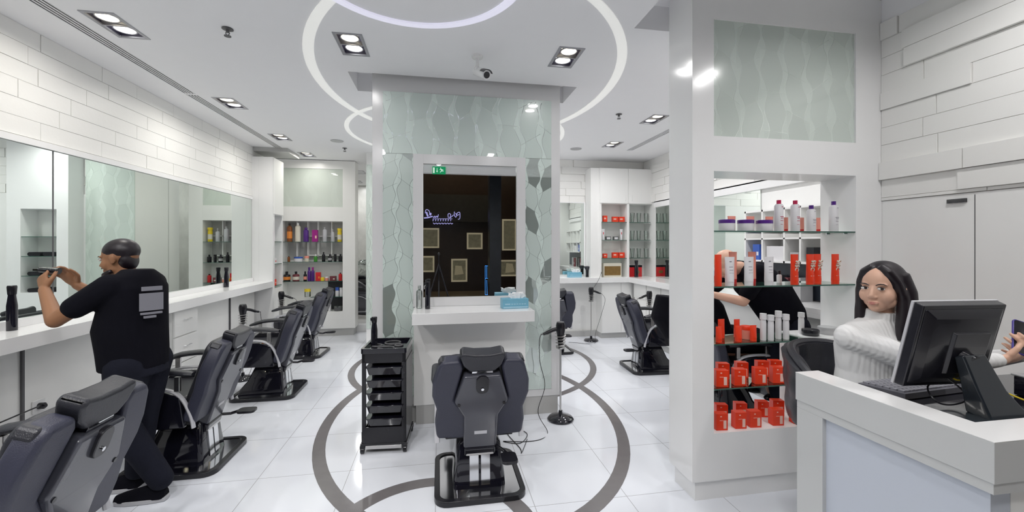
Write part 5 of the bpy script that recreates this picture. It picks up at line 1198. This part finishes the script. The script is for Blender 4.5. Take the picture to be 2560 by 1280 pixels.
# --- standing barber at the left
t = thing('person', 'standing barber in black polo and dark trousers working at the left counter', 'person', (0, 0, 0))
fc = unit((-.975, .22, 0)); rt = Vector((fc.y, -fc.x, 0)); up = Vector((0, 0, 1))  # rt = his right (far side)
BO = Vector((-1.875, 3.0, 0)); ang = math.atan2(fc.y, fc.x) + PI / 2
hc = BO + Vector((-.110, .05, 1.515)) + fc * .02; HM = headM(hc, (-.99, -.02, -.14))
def bp(f, r_, z): return BO + fc * f + rt * r_ + up * z
shL, shR = bp(.02, -.165, 1.35), bp(.03, .165, 1.35)
elL, wrL = bp(.24, -.25, 1.17), bp(.44, -.14, 1.33)
elR, wrR = bp(.28, .20, 1.16), bp(.46, .06, 1.34)
m = MB(); head_geo(m, HM, 1.04, 1.0)
m.tube([hc + Vector((.015, 0, -.05)), hc + Vector((.05, 0, -.13)), bp(-.01, 0, 1.36)], [.058, .058, .07], 18)
torso(m, [(bp(-.01, 0, .93), .11, .09, ang), (bp(.02, 0, 1.1), .13, .11, ang), (bp(0, 0, 1.35), .14, .09, ang)])
m.chain([shL, elL, wrL], [.052, .043, .028]); m.chain([shR, elR, wrR], [.052, .043, .028])
hand(m, wrL, unit((wrL - elL).normalized() + up * .6), rt + up * .2, 1.05, (.45, .6, .5), -1, .8)
hand(m, wrR, unit((wrR - elR).normalized() + up * .5), -rt + up * .2, 1.05, (.45, .6, .5), 1, .8)
footL, footR = Vector((-1.79, 2.97, .06)), Vector((-2.02, 3.13, .06))
m.chain([bp(0, -.08, .90), bp(.0, -.09, .50), footL + Vector((.05, 0, .06))], [.05, .05, .042]); m.chain([bp(0, .08, .90), bp(.05, .10, .50), footR + Vector((.05, 0, .06))], [.05, .05, .042])
body('body', m, M_SKIN2, t, .0055, 3)
face_parts(t, HM, 1.04, M_SKIN2)
m = MB(); S = HM @ Matrix.Scale(1.04, 4)
m.ell((0, -.018, .043), (.0775, .094, .078), S, n=28, k=18); m.ell((0, -.046, -.012), (.066, .046, .070), S)
body('hair', m, M_HAIR, t, .006, 3)
m = MB()
m.tube([Vector((.062 * math.cos(a), .02 + .062 * math.sin(a), -.075 - .018 * math.sin(a))) for a in [R(-10 + 200 * i / 12) for i in range(13)]], .013, 10, M=S); m.ell((0, .058, -.092), (.026, .022, .022), S); m.tube([(-.024, .088, -.050), (0, .095, -.047), (.024, .088, -.050)], [.004, .007, .004], 8, M=S)
body('beard', m, M_HAIR, t, .006, 1)
m = MB()
torso(m, [(bp(.01, 0, .84), .18, .165, ang), (bp(.02, 0, .95), .18, .175, ang), (bp(.035, 0, 1.08), .185, .185, ang), (bp(.015, 0, 1.22), .18, .16, ang), (bp(.0, 0, 1.34), .185, .13, ang), (bp(-.01, 0, 1.41), .14, .095, ang), (bp(-.01, 0, 1.45), .08, .075, ang)])
m.chain([shL + rt * .02, (shL + elL) / 2 + (elL - shL) * .12], [.078, .064]); m.chain([shR - rt * .02, (shR + elR) / 2 + (elR - shR) * .12], [.075, .064])
body('polo_shirt', m, M_SHIRT, t, .008, 5)
m = MB(); m.tube([hc + Vector((.045, 0, -.11)) + (Matrix.Rotation(2 * PI * i / 18, 3, 'Z') @ Vector((.074, 0, 0))) + Vector((0, 0, -.012)) for i in range(18)], .014, 8, closed=True); obj('collar', m, M_SHIRT, t)
# print on the back of the shirt
m = MB(); c = bp(-.155, -.085, 1.25); e1 = unit(rt * -1 + fc * .55); 
def pr(a0, a1, z0, z1):
    q = []
    for zz in (z0, z1):
        for aa in (a0, a1):
            off = -.012 - (.05 * (aa / .1) ** 2 if aa > .0 else 0)
            q.append(c + e1 * aa + up * zz - fc * (.0))
    m.add([p - fc * .02 for p in q] + [p - fc * .03 for p in q], [(0, 1, 3, 2), (4, 6, 7, 5), (0, 4, 5, 1), (2, 3, 7, 6), (0, 2, 6, 4), (1, 5, 7, 3)])
pr(-.05, .045, .075, .10); pr(-.055, .055, -.045, .06); pr(-.05, .05, -.068, -.055); pr(-.02, .035, -.09, -.076)
obj('shirt_print', m, M_PRINT, t)
m = MB()
torso(m, [(bp(-.02, 0, .80), .165, .14, ang), (bp(0, 0, .93), .165, .14, ang)])
m.chain([bp(-.02, -.08, .86), bp(.0, -.09, .50), footL + Vector((.07, 0, .07))], [.115, .082, .066]); m.chain([bp(-.02, .08, .86), bp(.05, .10, .50), footR + Vector((.07, 0, .07))], [.115, .082, .066])
body('trousers', m, M_JEANS, t, .008, 4)
for ft in (footL, footR):
    rs = []
    for k, (x, w_, h_) in enumerate(((.10, .028, .05), (.08, .040, .085), (.02, .044, .085), (-.06, .046, .062), (-.13, .046, .045), (-.175, .030, .030))):
        rs.append([(ft.x + x, ft.y + w_ * math.cos(a), .022 + max(0, h_ * math.sin(a))) for a in [2 * PI * q / 16 for q in range(16)]])
    m = MB(); m.rings(rs); sh = obj('shoe', m, M_SHIRT, t)
    m = MB(); m.prism([(ft.x + x, ft.y + y) for x, y in ((.105, -.03), (.11, 0), (.105, .03), (.02, .047), (-.10, .050), (-.17, .035), (-.19, 0), (-.17, -.035), (-.10, -.050), (.02, -.047))], 2, .001, .028); obj('sole', m, M_SOLE, sh, .005)
# device in his hands
t = thing('hair_clipper', 'dark hair clipper held up by the standing barber', 'clipper', wrL + Vector((-.02, .06, .12)))
m = MB(); m.tube([(-.05, 0, .0), (.05, 0, -.01)], [.018, .020], 12); obj('clipper_body', m, M_BLACK, t); m = MB(); m.box(-.075, -.05, -.018, .018, -.006, .006); obj('blade', m, M_CHROME, t)

# --- barber bending over the customer, behind the pillar
t = thing('person', 'bending barber with shaved head and black shirt seen through the display niche', 'person', (0, 0, 0))
fc = unit((-1, .12, 0)); rt = Vector((fc.y, -fc.x, 0)); BO = Vector((3.0, 3.18, 0)); ang = math.atan2(fc.y, fc.x) + PI / 2
hc = PY(1815, 662, 3.28); HM = headM(hc, (-.75, .25, -.62))
shN, shF = Vector((2.62, 3.08, 1.36)), Vector((2.68, 3.46, 1.38))
elN, wrN = Vector((2.50, 3.10, 1.13)), Vector((2.30, 3.24, 1.18))
elF, wrF = Vector((2.50, 3.56, 1.15)), Vector((2.32, 3.48, 1.22))
m = MB(); head_geo(m, HM, 1.02)
m.tube([hc + Vector((.04, 0, -.03)), Vector((2.60, 3.27, 1.40)), (2.68, 3.27, 1.36)], [.06, .06, .07], 16)
m.tube([(2.66, 3.27, 1.34), (2.85, 3.24, 1.18), (3.0, 3.2, .96)], [.12, .13, .14], 20)
m.chain([shN, elN, wrN], [.05, .042, .028]); m.chain([shF, elF, wrF], [.05, .042, .028])
hand(m, wrN, (-.8, .4, -.1), (.1, .3, -1), 1.0, (.4, .5, .4), 1); hand(m, wrF, (-.8, -.3, -.1), (.1, -.3, -1), 1.0, (.4, .5, .4), -1)
m.chain([(3.0, 3.12, .92), (2.97, 3.06, .5), (3.02, 3.08, .09)], [.09, .06, .045]); m.chain([(3.02, 3.28, .92), (3.0, 3.30, .5), (3.05, 3.32, .09)], [.09, .06, .045])
body('body', m, M_SKIN, t, .0065, 4); face_parts(t, HM, 1.02, M_SKIN)
m = MB(); m.ell((0, -.022, .042), (.0765, .090, .080), HM @ Matrix.Scale(1.02, 4), n=24, k=14); body('cropped_hair', m, M_SKIN2 if False else M_SKIN, t, .006, 2)
m = MB()
m.tube([(2.62, 3.27, 1.37), (2.70, 3.27, 1.32), (2.86, 3.24, 1.18), (2.98, 3.21, .98), (3.0, 3.2, .84)], [.10, .175, .19, .18, .17], 24)
m.chain([shN, (shN + elN) / 2 + (elN - shN) * .2], [.085, .066]); m.chain([shF, (shF + elF) / 2 + (elF - shF) * .2], [.085, .066])
m.chain([shN, (2.70, 3.27, 1.34), shF], [.088, .12, .088])
body('shirt', m, M_SHIRT, t, .010, 5)
m = MB(); m.chain([(3.0, 3.11, .90), (2.96, 3.05, .5), (3.03, 3.08, .12)], [.12, .085, .065]); m.chain([(3.02, 3.29, .90), (2.99, 3.31, .5), (3.06, 3.32, .12)], [.12, .085, .065]); body('trousers', m, M_JEANS, t, .01, 3)
for y in (3.08, 3.32):
    m = MB(); m.ell((2.99, y, .045), (.14, .048, .045)); obj('shoe', m, M_BLACK, t)
# --- customer under a black cape
t = thing('person', 'customer leaning back under a black cape in the right aisle chair', 'person', (0, 0, 0))
hc = Vector((2.27, 3.56, 1.27)); HM = headM(hc, (.8, -.05, .5))
m = MB(); head_geo(m, HM, 1.0); m.tube([hc + Vector((0, 0, -.05)), (2.33, 3.56, 1.08)], [.055, .06], 14)
m.tube([(2.36, 3.56, 1.08), (2.48, 3.56, .62)], [.12, .15], 18); m.chain([(2.55, 3.47, .66), (2.98, 3.45, .62), (3.08, 3.45, .24)], [.08, .06, .045]); m.chain([(2.55, 3.65, .66), (2.98, 3.67, .62), (3.08, 3.67, .24)], [.08, .06, .045])
body('body', m, M_SKIN, t, .008, 3); face_parts(t, HM, 1.0, M_SKIN)
m = MB(); m.ell((0, -.03, .035), (.082, .095, .088), HM, n=24, k=14); m.ell((0, -.06, -.03), (.07, .05, .06), HM); body('hair', m, M_HAIR, t, .008, 2)
m = MB(); m.tube([(2.27, 3.56, 1.19), (2.31, 3.56, 1.10), (2.38, 3.56, .95), (2.5, 3.56, .74)], [.07, .20, .25, .22], 24)
m.chain([(2.52, 3.42, .74), (3.0, 3.42, .69), (3.1, 3.42, .48)], [.12, .10, .06]); m.chain([(2.52, 3.7, .74), (3.0, 3.7, .69), (3.1, 3.7, .48)], [.12, .10, .06]); m.chain([(2.52, 3.56, .76), (3.0, 3.56, .71), (3.1, 3.56, .5)], [.12, .10, .06])
m.tube([(2.16, 3.56, 1.12), (2.14, 3.56, .95), (2.2, 3.56, .78)], [.17, .20, .14], 20)
body('cape', m, M_SHIRT, t, .011, 4)
for y in (3.45, 3.67):
    m = MB(); m.ell((3.12, y, .17), (.12, .045, .04)); obj('shoe', m, M_BLACK, t)
# ---------------------------------------------------------------- the dark mall behind the camera, seen only in the styling mirror
def V(px_, py_, Yv=14.7):      # a point seen in the mirror, folded back to where it stands
    p = PY(px_, py_, Yv); return Vector((p.x, 2 * (KY - .014) - Yv, p.z))
MY = 2 * (KY - .014) - 14.7
m = MB(); m.add([(-9, MY, 0), (9, MY, 0), (9, -1.0, 0), (-9, -1.0, 0)], [(0, 1, 2, 3)]); struct('mall_floor', m, M_MALLF)
m = MB(); m.box(-9, 9, MY - .1, MY, 0, 5.2); struct('mall_wall', m, M_WALN)
m = MB(); m.box(-9, 9, MY, YF - .12, 5.2, 5.3); struct('mall_ceiling', m, M_MALLB)
m = MB(); m.box(-9.1, -9, MY, YF, 0, 5.2); m.box(9, 9.1, MY, YF, 0, 5.2); m.box(-9, 9, YF - .12, YF, 3.4, 5.2); m.box(-9, XL - .1, YF - .12, YF, 0, 3.4); m.box(XW + .1, 9, YF - .12, YF, 0, 3.4); struct('mall_facade', m, M_MALL)
a, b = V(1224, 500, 11.5), V(1253, 500, 11.5)
m = MB(); m.box(a.x, b.x, a.y - .4, a.y, 0, 5.2); struct('mall_pillar', m, M_MALLB)
a, b = V(1062, 494), V(1225, 556); m = MB(); m.box(a.x - .5, b.x, MY + .001, MY + .25, b.z, a.z + .1); tag(obj('fascia_band', m, M_MALL), 'dark shop fascia carrying a violet sign, seen in the styling mirror', 'fascia')
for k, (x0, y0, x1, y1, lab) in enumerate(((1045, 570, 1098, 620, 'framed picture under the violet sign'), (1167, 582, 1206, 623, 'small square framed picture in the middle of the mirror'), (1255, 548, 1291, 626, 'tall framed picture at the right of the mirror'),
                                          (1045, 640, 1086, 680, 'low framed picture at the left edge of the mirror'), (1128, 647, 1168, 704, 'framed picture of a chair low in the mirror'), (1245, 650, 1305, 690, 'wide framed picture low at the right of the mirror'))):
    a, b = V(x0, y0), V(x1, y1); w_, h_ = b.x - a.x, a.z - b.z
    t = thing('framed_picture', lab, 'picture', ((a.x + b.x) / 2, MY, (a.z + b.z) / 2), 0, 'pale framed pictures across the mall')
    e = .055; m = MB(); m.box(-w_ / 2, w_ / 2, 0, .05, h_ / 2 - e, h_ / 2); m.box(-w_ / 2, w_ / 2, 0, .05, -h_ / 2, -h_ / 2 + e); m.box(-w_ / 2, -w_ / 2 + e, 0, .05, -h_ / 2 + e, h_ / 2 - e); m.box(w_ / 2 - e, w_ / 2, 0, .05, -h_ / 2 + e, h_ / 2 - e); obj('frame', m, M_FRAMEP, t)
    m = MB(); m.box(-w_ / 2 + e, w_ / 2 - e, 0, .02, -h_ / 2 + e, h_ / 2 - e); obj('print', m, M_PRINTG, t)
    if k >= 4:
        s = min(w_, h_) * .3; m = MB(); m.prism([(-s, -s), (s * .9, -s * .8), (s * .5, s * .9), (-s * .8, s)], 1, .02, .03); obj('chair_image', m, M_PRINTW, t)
t = thing('neon_sign', 'violet glowing script sign across the mall, reversed in the styling mirror', 'sign', (0, MY + .27, 0))
def nt(pts, r_=.012, Yv=14.43, n=4):
    m.tube(smooth_path([PY(x, y, Yv) * 1 for x, y in pts], n), r_, 6)
m = MB()
nt([(1063, 533), (1064, 526), (1068, 524), (1073, 528), (1075, 538), (1078, 536)]); nt([(1066, 530), (1068, 537), (1070, 541)], .03); nt([(1074, 537), (1078, 533)], .028); nt([(1060, 545), (1070, 544), (1081, 541)], .022)
nt([(1082, 541), (1085, 544), (1087, 540), (1089, 544), (1092, 540), (1094, 544), (1096, 536)]); obj('script_left', m, M_NEON, t)
m = MB()
nt([(1121, 545), (1120, 536), (1124, 534), (1127, 538), (1124, 545), (1130, 541), (1134, 537)]); nt([(1136, 529), (1136, 538), (1140, 543), (1143, 533), (1149, 531), (1150, 540), (1149, 547), (1145, 548)]); nt([(1139, 533), (1143, 538), (1148, 536)]); obj('script_right', m, M_NEON, t)
m = MB()
for k in range(8): nt([(1083 + k * 6.3, 548), (1082.5 + k * 6.3, 553)], .012)
for k in range(7): nt([(1083 + k * 7.2, 557), (1086 + k * 7.2, 560), (1089 + k * 7.2, 558)], .012)
nt([(1082, 547), (1131, 547)], .008); obj('small_letters', m, M_NEON, t)
for o in kids(t): o.data.transform(Matrix.Translation((0, -14.43, 0))); o.data.transform(Matrix.Translation((0, 0, 0)))
t = thing('blue_light_frame', 'tall glowing blue ladder shaped light frame, seen in the styling mirror', 'light', (0, 0, 0))
m = MB(); Yv = 12.5
def V2(x, y): p = PY(x, y, Yv); return Vector((p.x, 2 * (KY - .014) - Yv, p.z))
for pts in ([(1213, 664), (1213, 737)], [(1228, 664), (1228, 737)], [(1213, 696), (1228, 696)], [(1213, 737), (1228, 737)], [(1213, 664), (1228, 666)], [(1217, 664), (1217, 696)], [(1221, 668), (1224, 696)], [(1217, 700), (1218, 737)]): m.tube([V2(*q) for q in pts], .007, 6)
obj('light_tube', m, M_NEONB, t)
# exit sign at the shopfront ceiling
a, b = V(1081, 416, 8.1), V(1114, 436, 8.1)
t = thing('exit_sign', 'green emergency exit sign with running figure at the top of the mirror', 'sign', ((a.x + b.x) / 2, a.y, (a.z + b.z) / 2))
w_, h_ = b.x - a.x, a.z - b.z
m = MB(); m.box(-w_ / 2, w_ / 2, -.02, .0, -h_ / 2, h_ / 2); obj('sign_box', m, M_GREEN, t)
m = MB(); m.box(-w_ * .45, -w_ * .33, 0, .004, -h_ * .36, h_ * .36)
m.box(-w_ * .17, -w_ * .13, 0, .004, -h_ * .1, h_ * .3); m.prism([(-w_ * .21, -h_ * .08), (-w_ * .09, -h_ * .08), (-w_ * .15, -h_ * .3)], 1, 0, .004)
m.ell((w_ * .12, .002, h_ * .28), (w_ * .035, .004, h_ * .08)); m.tube([(w_ * .16, .002, h_ * .18), (w_ * .22, .002, -h_ * .05)], .010, 6); m.tube([(w_ * .05, .002, h_ * .10), (w_ * .18, .002, h_ * .14), (w_ * .33, .002, h_ * .05)], .006, 6); m.tube([(w_ * .08, .002, -h_ * .25), (w_ * .2, .002, -h_ * .05), (w_ * .34, .002, -h_ * .1)], .007, 6); obj('pictogram', m, M_SIGNW, t)
# tripod and 360 camera at the viewpoint are the source of the picture: the tripod stands below it
t = thing('camera_tripod', 'black tripod reflected in the styling mirror', 'tripod', (0, -.10, 0))
m = MB(); m.cyl((0, 0, .95), (0, 0, 1.42), .012, n=10); m.ell((0, 0, 1.44), (.028, .028, .03)); obj('centre_column', m, M_BLACK, t)
for k in range(3):
    a_ = R(90 + 120 * k + 180); m = MB(); m.tube([(0, 0, 1.25), (.42 * math.cos(a_), .42 * math.sin(a_), .01)], [.016, .010], 8); obj('leg', m, M_BLACK, t)
# mall lights: few dim spots
for x, y in ((-1.0, -4.0), (2.5, -5.0), (.5, -6.0)):
    lamp('mall_lamp', (x, y, 5.15), 14, .3, color=(1, .85, .6))
    m = MB(); m.lathe([(.001, 0), (.07, 0), (.07, .02), (.001, .02)], n=16); tag(obj('mall_spotlight', m, M_EMITW, loc=(x, y, 5.17)), {-1.0: 'mall ceiling spotlight nearest the shopfront', 2.5: 'mall ceiling spotlight right of the pillar', .5: 'mall ceiling spotlight near the pictures'}[x], 'ceiling light', 'mall spotlights')
